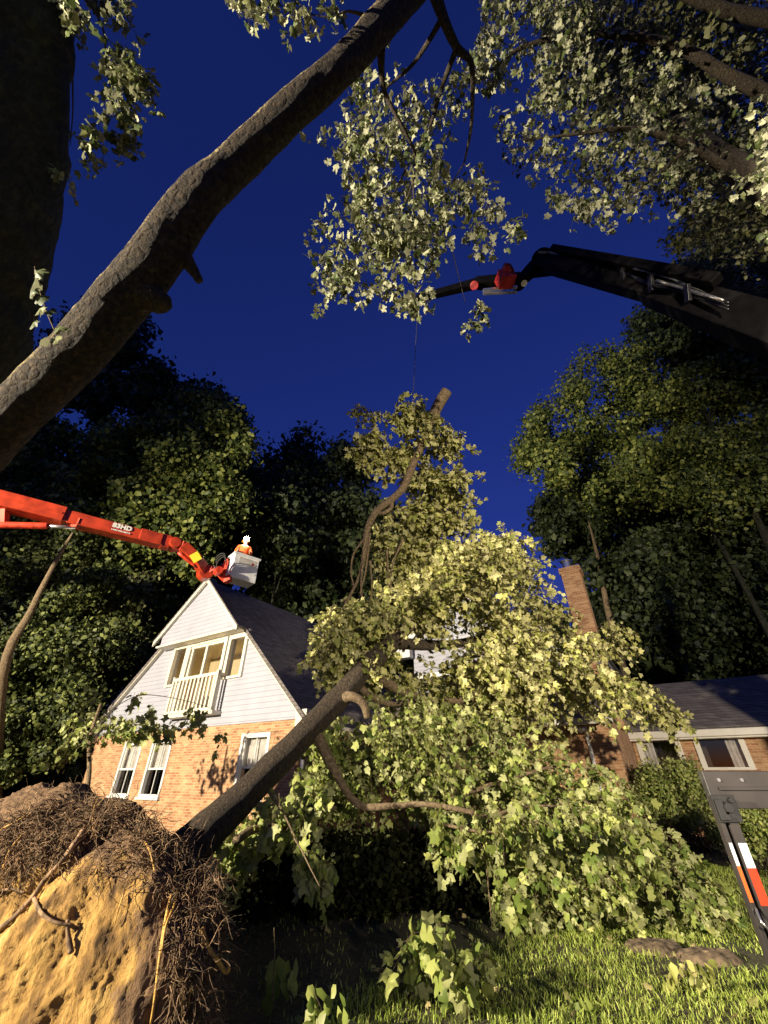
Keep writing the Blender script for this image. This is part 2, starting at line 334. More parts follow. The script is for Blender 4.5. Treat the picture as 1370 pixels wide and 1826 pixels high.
M = dict(
    brick=brickmat(), shingle=shinglemat(), siding=sidingmat(), glass=glassmat(), ground=groundmat(), clay=claymat(),
    trim=paint('cream_trim', (.60, .56, .46), .45, .05, 3), white=paint('white_paint', (.62, .61, .57), .4, .04, 3),
    tan=paint('tan_room_paint', (.42, .34, .19), .8, .06, 1.5), dark=paint('dark_interior', (.045, .035, .03), .8, .2, 2),
    curtain=paint('curtain_cloth', (.5, .47, .42), .8, .15, 4),
    orange=paint('orange_paint', (.40, .04, .012), .38, .2, 3.5, coat=.2), orange2=paint('orange_red_paint', (.6, .05, .02), .45, .25, 7),
    yellow=paint('yellow_decal', (.75, .68, .04), .5, .05, 4), chrome=paint('chrome_rod', (.75, .75, .75), .25, .05, 9, metal=.9),
    bucket=paint('bucket_fibreglass', (.80, .80, .77), .45, .06, 5), black=paint('black_boom_paint', (.0035, .003, .003), .7, .3, 4),
    hose=paint('greasy_rubber', (.02, .02, .022), .28, .3, 9),
    steel=paint('worn_steel', (.28, .27, .26), .35, .3, 14, metal=.8), red=paint('red_paint', (.30, .015, .015), .55, .3, 6),
    rubber=paint('rubber', (.02, .02, .02), .6, .2, 9), signback=paint('dark_sign_sheet', (.055, .048, .045), .38, .15, 5, metal=.3),
    reflw=paint('white_reflective_tape', (.9, .92, .95), .3, .03, 60), reflr=paint('red_reflective_tape', (.85, .06, .02), .3, .05, 60),
    reflo=paint('orange_reflective_tape', (.85, .16, .03), .3, .05, 60),
    bark=barkmat('dark_bark', (.018, .012, .007), (.052, .038, .023), (.12, .092, .056), 13, (1, 1, 1), .8),
    barkL=barkmat('lit_band_bark', (.012, .008, .004), (.042, .028, .014), (.13, .088, .043), 8, (1, 1, 1), 1.3, (.52, .42, .20)),  # last colour is the painted lit band on the trunk
    barkF=barkmat('furrowed_bark', (.022, .014, .008), (.070, .048, .029), (.16, .12, .07), 22, (1, 1, .5), 1.),
    barkG=barkmat('mossy_bark', (.008, .009, .004), (.02, .022, .01), (.05, .05, .025), 6, (1, 1, .5), .9),
    barkT=barkmat('pale_bark', (.07, .048, .026), (.15, .105, .058), (.28, .21, .12), 12, (1, 1, 1), .5),
    root=paint('yellow_root', (.62, .36, .08), .7, .25, 18, bump=.4), rootd=paint('dark_root', (.27, .17, .09), .9, .4, 14, bump=.5),
    crown=leafmat('fallen_crown_leaves', (.12, .14, .028), (.31, .32, .08), (.54, .51, .18), (.46, .44, .19), .2),
    lower=leafmat('lower_crown_leaves', (.10, .15, .025), (.23, .28, .06), (.44, .46, .14), (.40, .42, .17), .28),
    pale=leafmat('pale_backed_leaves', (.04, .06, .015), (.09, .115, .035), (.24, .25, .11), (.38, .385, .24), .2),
    nearleaf=leafmat('speckled_tree_leaves', (.012, .018, .004), (.045, .062, .014), (.22, .25, .07), None, .25),
    shade=leafmat('painted_shade_leaves', (.005, .006, .003), (.010, .012, .005), (.028, .032, .012), None, .1),  # near-black leaf colour stands in for shade under the crown
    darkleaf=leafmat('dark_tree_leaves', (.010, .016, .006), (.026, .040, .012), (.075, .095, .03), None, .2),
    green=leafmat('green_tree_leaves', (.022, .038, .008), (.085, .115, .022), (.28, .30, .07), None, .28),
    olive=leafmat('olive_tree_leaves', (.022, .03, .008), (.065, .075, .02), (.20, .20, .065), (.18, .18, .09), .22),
    litter=leafmat('torn_leaves', (.10, .13, .03), (.30, .30, .09), (.42, .33, .16), None, .2),
    grass=leafmat('grass_blades', (.13, .18, .025), (.32, .42, .06), (.60, .64, .18), None, .3),
    skin=paint('skin', (.5, .3, .2), .5, .05, 9), vest=paint('orange_workwear', (.8, .16, .02), .7, .1, 12), trousers=paint('dark_trousers', (.04, .045, .06), .8, .1, 9),
    helmet=paint('orange_helmet', (.8, .3, .03), .35, .03, 5), lampglow=emit('headlamp_glow', (1, .98, .92), 120),
)

M['black'].node_tree.nodes['Principled BSDF'].inputs['Specular IOR Level'].default_value = .12
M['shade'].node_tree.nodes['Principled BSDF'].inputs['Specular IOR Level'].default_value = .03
# ---------------------------------------------------------------- ground
def build_ground():
    n = 220; g = np.sign(np.linspace(-1, 1, n)) * np.abs(np.linspace(-1, 1, n)) ** 2.6 * 420
    V = []
    for y in g:
        for x in g:
            yy = y + 6; V.append((x, yy, hgt(x, yy) if abs(x) < 60 and abs(yy) < 60 else 0))
    i = np.arange(n - 1); I = (i[:, None] * n + i[None]).ravel()
    F = np.stack([I, I + 1, I + n + 1, I + n], -1)
    return tag(np_mesh('ground', np.array(V), F, M['ground']), kind='structure')
build_ground()
def build_grass():
    n = 130000; P = np.stack([rng.uniform(-2.6, 8.5, n), 3.0 + 8 * rng.uniform(0, 1, n) ** 1.25], -1)
    n2 = 16000; P = np.concatenate([P, np.stack([rng.uniform(-14, 16, n2), rng.uniform(0, 13, n2)], -1)]); n = len(P)
    keep = np.array([noise.noise(Vector((a * .9, b * .9, 1))) for a, b in P]) + rng.normal(size=len(P)) * .12 > -.42
    keep &= ((P[:, 1] < 5.25 + .72 * (P[:, 0] + .3) + rng.normal(size=len(P)) * .12) & (P[:, 0] > -.5)) | (P[:, 0] > 3.4) | (rng.uniform(size=len(P)) < .05)  # blades thinned past this line, bare soil standing in for the root plate's shadow
    P = P[keep]; n = len(P)
    z = np.array([hgt(a, b) for a, b in P]); B = np.column_stack([P, z - .01])
    h = rng.uniform(.03, .085, n) * (1 + .5 * np.array([noise.noise(Vector((a * 2.5, b * 2.5, 5))) for a, b in P]))
    an = rng.uniform(0, 6.28, n); ln = rng.uniform(.15, .9, n); a2 = rng.uniform(0, 6.28, n)
    s = np.column_stack([np.cos(an), np.sin(an), 0 * an]) * rng.uniform(.003, .006, n)[:, None]
    l = np.column_stack([np.cos(a2), np.sin(a2), 0 * an]) * (ln * h)[:, None]; up = np.array([0, 0, 1.])
    m_ = B + up * (h * .6)[:, None] + l * .35; t = B + up * (h * (1 - .25 * ln))[:, None] + l
    V = np.stack([B - s, B + s, m_ + s * .8, m_ - s * .8, t], 1).reshape(-1, 3); i = np.arange(n)[:, None] * 5
    F = np.concatenate([i + np.array([[0, 1, 2]]), i + np.array([[0, 2, 3]]), i + np.array([[3, 2, 4]])])
    tag(np_mesh('grass', V, F, M['grass']), 'lush lawn grass lit yellow green in front of the fallen tree', 'grass', kind='stuff')
build_grass()
def litter():
    n = 300; x = rng.uniform(-1.5, 7, n); y = rng.uniform(3.6, 8.5, n); z = np.array([hgt(a, b) for a, b in zip(x, y)]) + rng.uniform(.03, .07, n)
    d = rng.normal(size=(n, 3)) * np.array([1, 1, .35]); o = leaves('fallen_leaves', np.column_stack([x, y, z]), d, rng.normal(size=(n, 3)) * .45 + np.array([0, 0, 1]), rng.uniform(.03, .10, n), 'lobed', M['litter'])
    tag(o, 'torn green and tan leaves littering the lawn', 'leaf litter', kind='stuff')
litter()

# ---------------------------------------------------------------- house
U = Vector((.841, -.542, 0)).normalized(); CORNER = Vector((-2.14, 12.7, 0))
house = empty('brick_house', CORNER); house.rotation_euler = (0, 0, math.atan2(U.y, U.x))
tag(house, 'white gabled brick house with chimney and low side wing behind the fallen tree', 'house')
def hp(mb, name, mat, parent=house, **k):     # house parts are written in the house's own axes (along the front, back, up)
    return mb.build(name, mat, parent, world=False, **k)
def rect_wall(mb, s0, s1, z0, z1, holes, t0, th, poly=None):
    """wall in the front plane with window openings cut as real gaps (column strips)"""
    xs = sorted({s0, s1, *[h[0] for h in holes], *[h[1] for h in holes]})
    for a, b in zip(xs[:-1], xs[1:]):
        hs_ = sorted([h for h in holes if h[0] <= a + 1e-6 and h[1] >= b - 1e-6], key=lambda h: h[2]); z = z0
        for h in hs_:
            if h[2] > z: mb.box((a, t0, z), (b, t0 + th, h[2]))
            z = h[3]
        if z < z1: mb.box((a, t0, z), (b, t0 + th, z1))
PS = -5.62; PZ = 8.30; EL = (-11.75, 3.22); ER = (-.05, 3.10); BZ = 2.98
def roofz(s): return PZ - (PZ - ER[1]) * (s - PS) / (ER[0] - PS) if s > PS else PZ - (PZ - EL[1]) * (PS - s) / (PS - EL[0])
lowwin = [(-9.05, -7.98, 1.05, 2.6), (-7.25, -6.18, 1.05, 2.6), (-2.56, -1.45, 1.05, 2.6)]
upwin = [(-7.38, -6.56, 4.47, 5.86), (-6.40, -4.28, 3.5, 5.86), (-4.02, -3.18, 4.42, 5.78)]
mb = MB(); rect_wall(mb, EL[0] + .35, ER[0] - .25, -.3, BZ, lowwin, .0, .25)
mb.box((ER[0] - .5, .2501, -.3), (ER[0] - .251, 8.6, BZ)); mb.box((EL[0] + .35, .2501, -.3), (EL[0] + .6, 8.6, BZ)); mb.box((EL[0] + .602, 8.4, -.3), (ER[0] - .502, 8.6, BZ))
hp(mb, 'brick_wall', M['brick'])
# siding of the gable, as vertical strips under the rakes with openings
mb = MB()
xs = sorted({EL[0] + .35, ER[0] - .22, PS, *[a for h in upwin for a in h[:2]], -9.9, -2.0})
for a, b in zip(xs[:-1], xs[1:]):
    z = BZ + .004
    h = next((h for h in upwin if h[0] <= a + 1e-6 and h[1] >= b - 1e-6), None)
    segs = [(z, h[2]), (h[3], None)] if h else [(z, None)]
    for z0, z1 in segs:
        za, zb = (z1, z1) if z1 else (roofz(a) - .12, roofz(b) - .12)
        mb.add([(a, -.03, z0), (b, -.03, z0), (b, -.03, zb), (a, -.03, za), (a, .2, z0), (b, .2, z0), (b, .2, zb), (a, .2, za)],
               [(0, 1, 2, 3), (7, 6, 5, 4), (0, 4, 5, 1), (3, 2, 6, 7), (0, 3, 7, 4), (1, 5, 6, 2)])
hp(mb, 'siding', M['siding'])
# projecting peak gable
PF = -.5; pl, pr = -8.0, -3.18
mb = MB(); zl, zr = 6.0, 6.0
mb.add([(pl + .15, PF, zl), (pr - .1, PF, zr), (pr - .1, PF, roofz(pr - .1) - .08), (PS, PF, PZ - .15), (pl + .15, PF, roofz(pl + .15) - .08)] + [(pl + .15, -.035, zl), (pr - .1, -.035, zr), (pr - .1, -.035, roofz(pr - .1) - .08), (PS, -.035, PZ - .15), (pl + .15, -.035, roofz(pl + .15) - .08)],
       [(0, 1, 2, 3, 4), (0, 5, 6, 1), (1, 6, 7, 2), (4, 9, 5, 0)])
hp(mb, 'peak_siding', M['siding'])
mb = MB()
def rake(mb, s0, z0, s1, z1, t, h=.17, w=.05):
    mb.add([(s0, t, z0 - h), (s1, t, z1 - h), (s1, t, z1), (s0, t, z0), (s0, t + w, z0 - h), (s1, t + w, z1 - h), (s1, t + w, z1), (s0, t + w, z0)],
           [(0, 1, 2, 3), (7, 6, 5, 4), (0, 4, 5, 1), (3, 2, 6, 7), (0, 3, 7, 4), (1, 5, 6, 2)])
rake(mb, pl - .22, roofz(pl - .22) + .05, PS, PZ + .12, PF - .12, .2); rake(mb, PS, PZ + .12, pr + .05, roofz(pr + .05) + .05, PF - .12, .2)
rake(mb, EL[0] - .15, roofz(EL[0] - .15), pl, roofz(pl), -.2, .18); rake(mb, pr, roofz(pr), ER[0] + .1, roofz(ER[0] + .1), -.2, .18)
mb.box((pl - .1, PF - .02, 5.93), (pr, -.032, 6.0))                      # soffit edge under the peak
mb.box((ER[0] - .28, -.16, BZ - .25), (ER[0] + .12, .0, 3.2)); mb.box((EL[0] - .12, -.16, BZ - .25), (EL[0] + .36, 0, 3.25))
for s0, s1 in ((pl - .2, PS), (PS, pr + .03)):
    rake(mb, s0, roofz(s0) + .06, s1, roofz(s1) + .06, PF - .069, .16, .067)
for s0, s1 in ((EL[0] - .1, pl - .01), (pr + .01, ER[0] + .08)):
    rake(mb, s0, roofz(s0) - .03, s1, roofz(s1) - .03, -.149, .11, .117)
hp(mb, 'rake_trim', M['trim'])
mb = MB()
def slab(mb, a, b, c, d, th=.12):
    a, b, c, d = map(Vector, (a, b, c, d)); n = (b - a).cross(d - a).normalized()
    if n.z < 0: n = -n
    q = [a, b, c, d]; mb.add(q + [p - n * th for p in q], [(0, 1, 2, 3), (7, 6, 5, 4), (0, 4, 5, 1), (1, 5, 6, 2), (2, 6, 7, 3), (3, 7, 4, 0)])
T1 = 9.0
slab(mb, (PS, -.22, PZ + .03), (ER[0] + .35, -.22, roofz(ER[0] + .35) + .03), (ER[0] + .35, T1, roofz(ER[0] + .35) + .03), (PS, T1, PZ + .03))
slab(mb, (PS, -.22, PZ + .03), (EL[0] - .3, -.22, roofz(EL[0] - .3) + .03), (EL[0] - .3, T1, roofz(EL[0] - .3) + .03), (PS, T1, PZ + .03))
slab(mb, (PS, PF - .13, PZ + .14), (pr + .1, PF - .13, roofz(pr + .1) + .08), (pr + .1, -.221, roofz(pr + .1) + .08), (PS, -.221, PZ + .14), .05)
slab(mb, (PS, PF - .13, PZ + .14), (pl - .25, PF - .13, roofz(pl - .25) + .08), (pl - .25, -.221, roofz(pl - .25) + .08), (PS, -.221, PZ + .14), .05)
# back gable of the left wing and the roofs further back
G2 = (2.74, 7.98); G2t = 5.5; sl = .66
def g2z(s): return G2[1] - abs(s - G2[0]) * sl
slab(mb, (G2[0], G2t - .3, G2[1]), (-.3, G2t - .3, g2z(-.3)), (-.3, 14, g2z(-.3)), (G2[0], 14, G2[1]))
slab(mb, (G2[0], G2t - .3, G2[1]), (5.8, G2t - .3, g2z(5.8)), (5.8, 14, g2z(5.8)), (G2[0], 14, G2[1]))
slab(mb, (-.2, 4.3, 3.02), (7.25, 4.3, 3.02), (7.25, 5.6, 4.25), (-.2, 5.6, 4.25))       # low porch roof
slab(mb, (5.75, 5.9, 5.6), (7.2, 5.9, 5.6), (7.2, 14, 5.62), (5.75, 14, 5.62))
slab(mb, (6.2, 9.35, 3.0), (22, 9.35, 3.0), (22, 13, 5.0), (7.22, 13, 5.0)); slab(mb, (7.2, 13, 5.0), (22, 13, 5.0), (22, 16.6, 3.0), (7.2, 16.6, 3.0))
hp(mb, 'roof', M['shingle'])
mb = MB()
for s0, s1 in ((.45, 5.2),):
    mb.add([(s0, G2t, 3.2), (s1, G2t, 3.2), (s1, G2t, g2z(s1) - .15), (G2[0], G2t, G2[1] - .15), (s0, G2t, g2z(s0) - .15), (s0, 13.8, 3.2), (s1, 13.8, 3.2), (s1, 13.8, g2z(s1) - .15), (G2[0], 13.8, G2[1] - .15), (s0, 13.8, g2z(s0) - .15)],
           [(0, 1, 2, 3, 4), (9, 8, 7, 6, 5), (0, 4, 9, 5), (1, 6, 7, 2)])
mb.box((5.2, 6, 3.2), (7.1, 13.8, 5.5))
hp(mb, 'upper_gable_siding', M['siding'])
mb = MB(); rake(mb, -.35, g2z(-.35) + .02, G2[0], G2[1] + .02, G2t - .36, .26); rake(mb, G2[0], G2[1] + .02, 5.85, g2z(5.85) + .02, G2t - .36, .26)
mb.box((-.3, G2t - .34, g2z(-.3) - .34), (.45, G2t + .02, g2z(.2) - .3)); mb.box((5.2, G2t - .34, g2z(5.8) - .34), (5.8, G2t + .02, g2z(5.2) - .3))
mb.box((.45, G2t - .06, 4.82), (5.2, G2t - .002, 4.98))
hp(mb, 'gable_trim', M['white'])
mb = MB()
mb.box((ER[0] - .2, 5.3, -.3), (7.1, 5.5, 3.05)); mb.box((6.9, 5.51, -.3), (7.1, 9.8, 5.4))
wins3 = [(7.32, 8.50, 1.8, 2.68), (9.08, 10.30, 1.8, 2.68), (12.4, 13.6, 1.0, 2.68), (15.5, 16.8, 1.0, 2.68)]
rect_wall(mb, 7.11, 21.7, -.3, 2.72, wins3, 9.8, .25); mb.box((21.46, 10.06, -.3), (21.7, 16.2, 2.9)); mb.box((7.11, 16.0, -.3), (21.45, 16.2, 2.9))
hp(mb, 'rear_brick_wall', M['brick'])
mb = MB(); mb.box((6.55, 7.0, 2.9), (7.25, 7.7, 8.45)); mb.box((6.5, 6.95, 8.45), (7.3, 7.75, 8.68)); ch = hp(mb, 'chimney', M['brick'])
mb = MB(); mb.disc((6.82, 7.2, 8.68), (0, 0, 1), .15, .30); mb.disc((6.82, 7.2, 9.0), (0, 0, 1), .22, .03)
hp(mb, 'chimney_cap', M['chrome'], ch)
mb = MB(); mb.box((6.2, 9.2, 2.72), (22, 9.34, 2.93)); mb.box((6.2, 9.25, 2.66), (22, 9.8, 2.715)); mb.box((4.5, 4.12, 2.82), (7.25, 4.28, 2.98))
mb.box((-.2, 4.12, 2.84), (4.49, 4.28, 2.96)); mb.box((ER[0] + .36, -.1, 2.72), (ER[0] + .48, 5, 2.82))
hp(mb, 'gutter', M['trim'], bevel=.015)
mb = MB(); mb.tube([(.42, .1, 2.74), (.42, .08, 2.62), (.3, .04, 2.52), (.1, -.06, 2.5), (.02, -.09, 2.42), (.02, -.09, .1)], .055, 8, 3)
hp(mb, 'downspout', M['white'], smooth=True)
mb = MB(); mb.tube([(6.1, 4.3, 2.8), (6.3, 4.7, 2.7), (6.35, 5.2, 2.6), (6.35, 5.22, .1)], .05, 8, 3); hp(mb, 'downspout', M['white'], smooth=True)
def frame_mb(s0, s1, z0, z1, t, w=.09, dep=.1, sill=True):
    m_ = MB(); m_.box((s0 - w * .6, t, z1 - .02), (s1 + w * .6, t + dep, z1 + w)); m_.box((s0 - w * .6, t, z0 - .02), (s0 + w * .4, t + dep, z1 - .021)); m_.box((s1 - w * .4, t, z0 - .02), (s1 + w * .6, t + dep, z1 - .021))
    m_.box((s0 + w * .4, t, z0 - .02), (s1 - w * .4, t + dep, z0 + .06))
    return m_
def room(s0, s1, z0, z1, t, dep):
    m_ = MB(); m_.add([(s0, t, z0), (s1, t, z0), (s1, t, z1), (s0, t, z1), (s0, t + dep, z0), (s1, t + dep, z0), (s1, t + dep, z1), (s0, t + dep, z1)],
                      [(4, 5, 6, 7), (0, 1, 5, 4), (3, 7, 6, 2), (0, 4, 7, 3), (1, 2, 6, 5)]); return m_
for i, (s0, s1, z0, z1) in enumerate(lowwin):
    m_ = frame_mb(s0, s1, z0, z1, -.03, .1, .12); mid = (z0 + z1) / 2
    m_.box((s0 + .05, .0, mid - .03), (s1 - .05, .07, mid + .03)); m_.box((s0 + .05, .02, mid + .031), (s0 + .1, .08, z1 - .03)); m_.box((s1 - .1, .02, mid + .031), (s1 - .05, .08, z1 - .03))
    m_.box(((s0 + s1) / 2 - .014, .03, z0 + .06), ((s0 + s1) / 2 + .014, .06, mid - .03)); m_.box(((s0 + s1) / 2 - .014, .05, mid + .03), ((s0 + s1) / 2 + .014, .08, z1 - .03))
    wn = hp(m_, 'window', M['white'])
    m_ = MB(); m_.box((s0 - .12, -.09, z0 - .09), (s1 + .12, .05, z0 - .021)); hp(m_, 'sill', M['white'], wn)
    m_ = MB(); m_.box((s0, .09, z0), (s1, .095, z1)); hp(m_, 'pane', M['glass'], wn)
    hp(room(s0 - .3, s1 + .3, z0 - .3, z1 + .2, .26, 1.2), 'interior', M['dark'], wn)
    m_ = MB(); m_.add([(s0 + q * (s1 - s0) / 12, .16 + (.03 if q % 2 else 0), zz) for zz in (mid, z1) for q in range(13)], [(q, q + 1, q + 14, q + 13) for q in range(12)]); hp(m_, 'curtain', M['curtain'], wn)
for i, (s0, s1, z0, z1) in enumerate(upwin):
    m_ = frame_mb(s0, s1, z0, z1, -.1, .13 if i != 1 else .16, .14)
    if i == 1:
        c = (s0 + s1) / 2; m_.box((c - .06, -.08, z0 + .05), (c + .06, .0, z1 - .03)); m_.box((s0 + .1, -.04, z0 + .06), (s0 + .2, .02, z1 - .05)); m_.box((s0 + .08, -.06, z1 - .12), (s1 - .08, .02, z1 - .021))
    wn = hp(m_, 'patio_door' if i == 1 else 'window', M['trim'])
    m_ = MB(); m_.box((s0, .03, z0), (s1, .035, z1)); hp(m_, 'pane', M['glass'], wn)
mb = MB(); mb.box((-7.5, -.12, 5.9), (-3.05, -.001 - .03, 6.0)); hp(mb, 'window_header', M['trim'])
hp(room(-7.5, -3.15, 3.3, 5.85, .201, 1.5), 'attic_room', M['tan'])
rl = bpy.data.lights.new('room_lamp', 'POINT'); ro = bpy.data.objects.new('room_lamp', rl); COL.objects.link(ro); rl.energy = 60; rl.color = (1, .8, .5); rl.shadow_soft_size = .15; ro.parent = house; ro.location = (-5.3, .75, 3.9)
mb = MB(); mb.disc((-4.75, 1.66, 5.35), (0, -1, 0), .09, .03); hp(mb, 'ceiling_fixture_disc', M['dark'])  # dark disc standing for the ceiling fixture inside the room
for i, (s0, s1, z0, z1) in enumerate(wins3):
    wn = hp(frame_mb(s0, s1, z0, z1, 9.74, .16, .1), 'window', M['trim'])
    m_ = MB(); m_.box((s0, 9.88, z0), (s1, 9.885, z1)); hp(m_, 'pane', M['glass'], wn)
    hp(room(s0 - .2, s1 + .2, z0 - .3, z1 + .1, 10.06, 1.4), 'interior', M['dark'], wn)
    m_ = MB(); c0 = s1 - .42 if i != 0 else s0; m_.add([(c0 + q * .06, 9.96 + (.03 if q % 2 else 0), zz) for zz in (z0, z1) for q in range(8)], [(q, q + 1, q + 9, q + 8) for q in range(7)]); hp(m_, 'curtain', M['curtain'], wn)
mb = MB(); r0, r1 = -6.42, -3.86
mb.box((r0, -.42, 4.5), (r1, -.33, 4.6)); mb.box((r0, -.41, 3.42), (r1, -.34, 3.5)); mb.box((r0 - .05, -.40, 3.3), (r1 + .05, -.034, 3.41))
for s in (r0, r1 - .1): mb.box((s, -.425, 3.35), (s + .1, -.32, 4.66))
for s in (r0, r1 - .06): mb.box((s, -.319, 4.5), (s + .06, -.035, 4.58))
for k in range(11):
    s = r0 + .2 + k * (r1 - r0 - .4) / 10; mb.box((s - .045, -.40, 3.5), (s + .045, -.36, 4.5))
hp(mb, 'balcony_railing', M['trim'])

# ---------------------------------------------------------------- fallen tree
ft = empty('fallen_tree', C(350, 1500, 4.4)); tag(ft, 'uprooted tree leaning over the house with clay root plate and spreading yellow green crown', 'tree')
bpy.context.view_layer.update()
# root plate
RC = Vector((-3.15, 5.05, .12)); RN = Vector((-.32, -.95, 0)).normalized(); RX = Vector((RN.y, -RN.x, 0)) * -1
def build_root_plate():
    nu, nv = 420, 240; V = []; H = []
    for j in range(nv + 1):
        ph = math.pi * j / nv
        for i in range(nu):
            th = 2 * math.pi * i / nu
            # disc-like: u around the rim, ph from front pole to back pole
            cf = math.cos(ph); rr = math.sin(ph) ** .62
            a, b = math.cos(th), math.sin(th)
            lob = 1 + .10 * noise.noise(Vector((a * 1.6, b * 1.6, 2))) + .07 * noise.noise(Vector((a * 5, b * 5, 7)))
            x = a * rr * 1.92 * lob; z = b * rr * 1.36 * lob; y = cf * (.62 if cf > 0 else .45)
            p = RC + RX * x + RN * y + Vector((0, 0, z))
            q = p * 1.0; w5 = Vector((q.x, q.y, q.z * .6)); dn = noise.noise(q * 2.3) * .11 + noise.noise(w5 * 5) * .035 + noise.noise(w5 * 12) * .020 + abs(noise.noise(w5 * 22)) * .022 + noise.noise(w5 * 50) * .014
            ridge = -.30 * max(0, noise.noise(q * 2.6 + Vector((9, 2, 4))) - .30)
            dirv = (RX * a * rr + Vector((0, 0, b * rr)) + RN * cf).normalized()
            V.append(p + dirv * (dn + ridge))
            e = math.hypot(x / 1.85, z / 1.3)
            H.append(max(0, min(1, .12 + max((p.z - .86) * 1.7, (p.x + 1.98) * 1.9, -.1) + .42 * noise.noise(q * 2.4) + .3 * noise.noise(q * 7) + (1 if cf < -.1 else 0))))
    F = []
    for j in range(nv):
        for i in range(nu):
            i2 = (i + 1) % nu; F.append((j * nu + i, j * nu + i2, (j + 1) * nu + i2, (j + 1) * nu + i))
    me = bpy.data.meshes.new('root_plate'); me.from_pydata([tuple(v) for v in V], [], F); me.update()
    at = me.attributes.new('humus', 'FLOAT', 'POINT'); at.data.foreach_set('value', np.array(H, np.float32))
    me.polygons.foreach_set('use_smooth', [True] * len(me.polygons))
    o = link('root_plate', me, M['clay'], ft)
    return o, BVHTree.FromPolygons([tuple(v) for v in V], F)
plate, bvh = build_root_plate()
def on_plate(px, py, off=.03):
    d = ray(px, py).normalized(); hit = bvh.ray_cast(EYE, d)
    return (hit[0] - d * off) if hit[0] is not None else YP(px, py, 4.45)
def root(path, r0, r1, mat, off=.03, name='root'):
    m_ = MB(); pts = [on_plate(a, b, off) for a, b in path]; m_.tube(pts, list(np.linspace(r0, r1, len(pts))), 7, 5, .35, seed=path[0][0]); return m_.build(name, mat, plate, smooth=True)
root([(322, 1560), (305, 1600), (292, 1660), (283, 1720), (276, 1780), (268, 1830)], .012, .008, M['root'])
root([(322, 1560), (312, 1610), (296, 1650), (288, 1700)], .009, .006, M['root'], .05)
root([(336, 1585), (352, 1598), (362, 1606)], .009, .005, M['root'])
root([(360, 1655), (368, 1685), (385, 1710), (402, 1733), (408, 1726), (404, 1712)], .020, .012, M['root'], .06)
root([(150, 1480), (115, 1530), (80, 1570), (55, 1605), (20, 1640), (-20, 1670)], .022, .018, M['rootd'], .06)
root([(60, 1600), (75, 1630), (100, 1645), (130, 1650)], .016, .009, M['rootd'], .05)
root([(120, 1640), (122, 1670), (127, 1700)], .012, .02, M['rootd'], .04)
root([(-10, 1590), (20, 1586), (45, 1592)], .01, .006, M['rootd'], .04)
root([(375, 1580), (390, 1610), (405, 1635), (420, 1650)], .012, .005, M['rootd'], .06)
root([(258, 1498), (268, 1520), (276, 1555)], .009, .004, M['root'], .05)
root([(340, 1760), (335, 1800), (332, 1840)], .010, .008, M['root'], .04)
root([(222, 1590), (212, 1620), (204, 1650)], .006, .003, M['root'], .04)
root([(326, 1740), (324, 1765), (326, 1810)], .007, .006, M['root'], .04)
root([(0, 1480), (20, 1470), (45, 1455)], .010, .006, M['root'], .04)
root([(5, 1550), (15, 1520), (38, 1490)], .007, .005, M['root'], .05)
root([(175, 1425), (168, 1440), (165, 1470), (170, 1500)], .006, .004, M['root'], .04)
def fine_roots():
    P = []; 
    for k in range(4200):
        if k % 5:
            a = rng.uniform(-20, 395); top = np.interp(a, [-20, 60, 130, 200, 260, 320, 370, 400], [1475, 1445, 1425, 1420, 1445, 1500, 1560, 1640]); b = top + abs(rng.normal(0, 48))
        else: a = rng.uniform(300, 395) ; b = rng.uniform(1540, 1826)
        p = np.array(on_plate(a, b, rng.uniform(-.01, .05))); L = rng.uniform(.06, .34)
        d = np.array([rng.normal() * .7, -.25 + rng.normal() * .35, -.5 + rng.normal() * .7]); d /= np.linalg.norm(d); pl_ = [p]
        for s in range(6):
            d = d + rng.normal(size=3) * .38 + np.array([0, 0, -.12]); d /= np.linalg.norm(d); pl_.append(pl_[-1] + d * L / 6)
        P.append(pl_)
    P = np.array(P); o = twigs('fine_roots', P[:3200], rng.uniform(.002, .0055, 3200), M['rootd'], plate); o['kind'] = 'stuff'
    o = twigs('pale_fine_roots', P[3200:], rng.uniform(.0015, .005, 1000), M['barkT'], plate); o['kind'] = 'stuff'
fine_roots()
def limb(path, r, mat, parent, name='branch', sides=10, rough=.12, sub=5):
    m_ = MB(); pts = [C(a, b, d) for a, b, d in path]
    m_.tube(pts, r, sides, sub, rough, seed=path[0][0]); return m_.build(name, mat, parent, smooth=True)
limb([(318, 1536, 4.30), (352, 1500, 4.45), (405, 1450, 4.8), (470, 1385, 5.3), (540, 1312, 5.9), (600, 1250, 6.5), (655, 1188, 7.0), (705, 1142, 7.5)],
     [.265, .22, .192, .184, .18, .18, .175, .15], M['barkF'], ft, 'trunk', 32, .08, 10)
limb([(700, 1146, 7.45), (750, 1095, 8.2), (800, 1045, 8.9), (850, 1010, 9.6)], [.15, .09, .06, .03], M['barkT'], ft)
limb([(605, 1248, 6.5), (628, 1242, 6.4), (648, 1255, 6.35), (655, 1280, 6.3)], [.10, .075, .065, .05], M['barkT'], ft)
limb([(655, 1190, 7.1), (720, 1235, 7.5), (800, 1250, 7.9), (900, 1240, 8.2), (1010, 1235, 8.6)], [.12, .08, .06, .045, .02], M['barkT'], ft)
limb([(640, 1225, 6.8), (690, 1255, 7.1), (750, 1250, 7.4)], [.07, .05, .02], M['barkT'], ft)
limb([(700, 1146, 7.5), (800, 1150, 8.2), (920, 1130, 9.0), (1040, 1150, 9.4), (1130, 1180, 9.6)], [.12, .09, .06, .04, .02], M['bark'], ft)
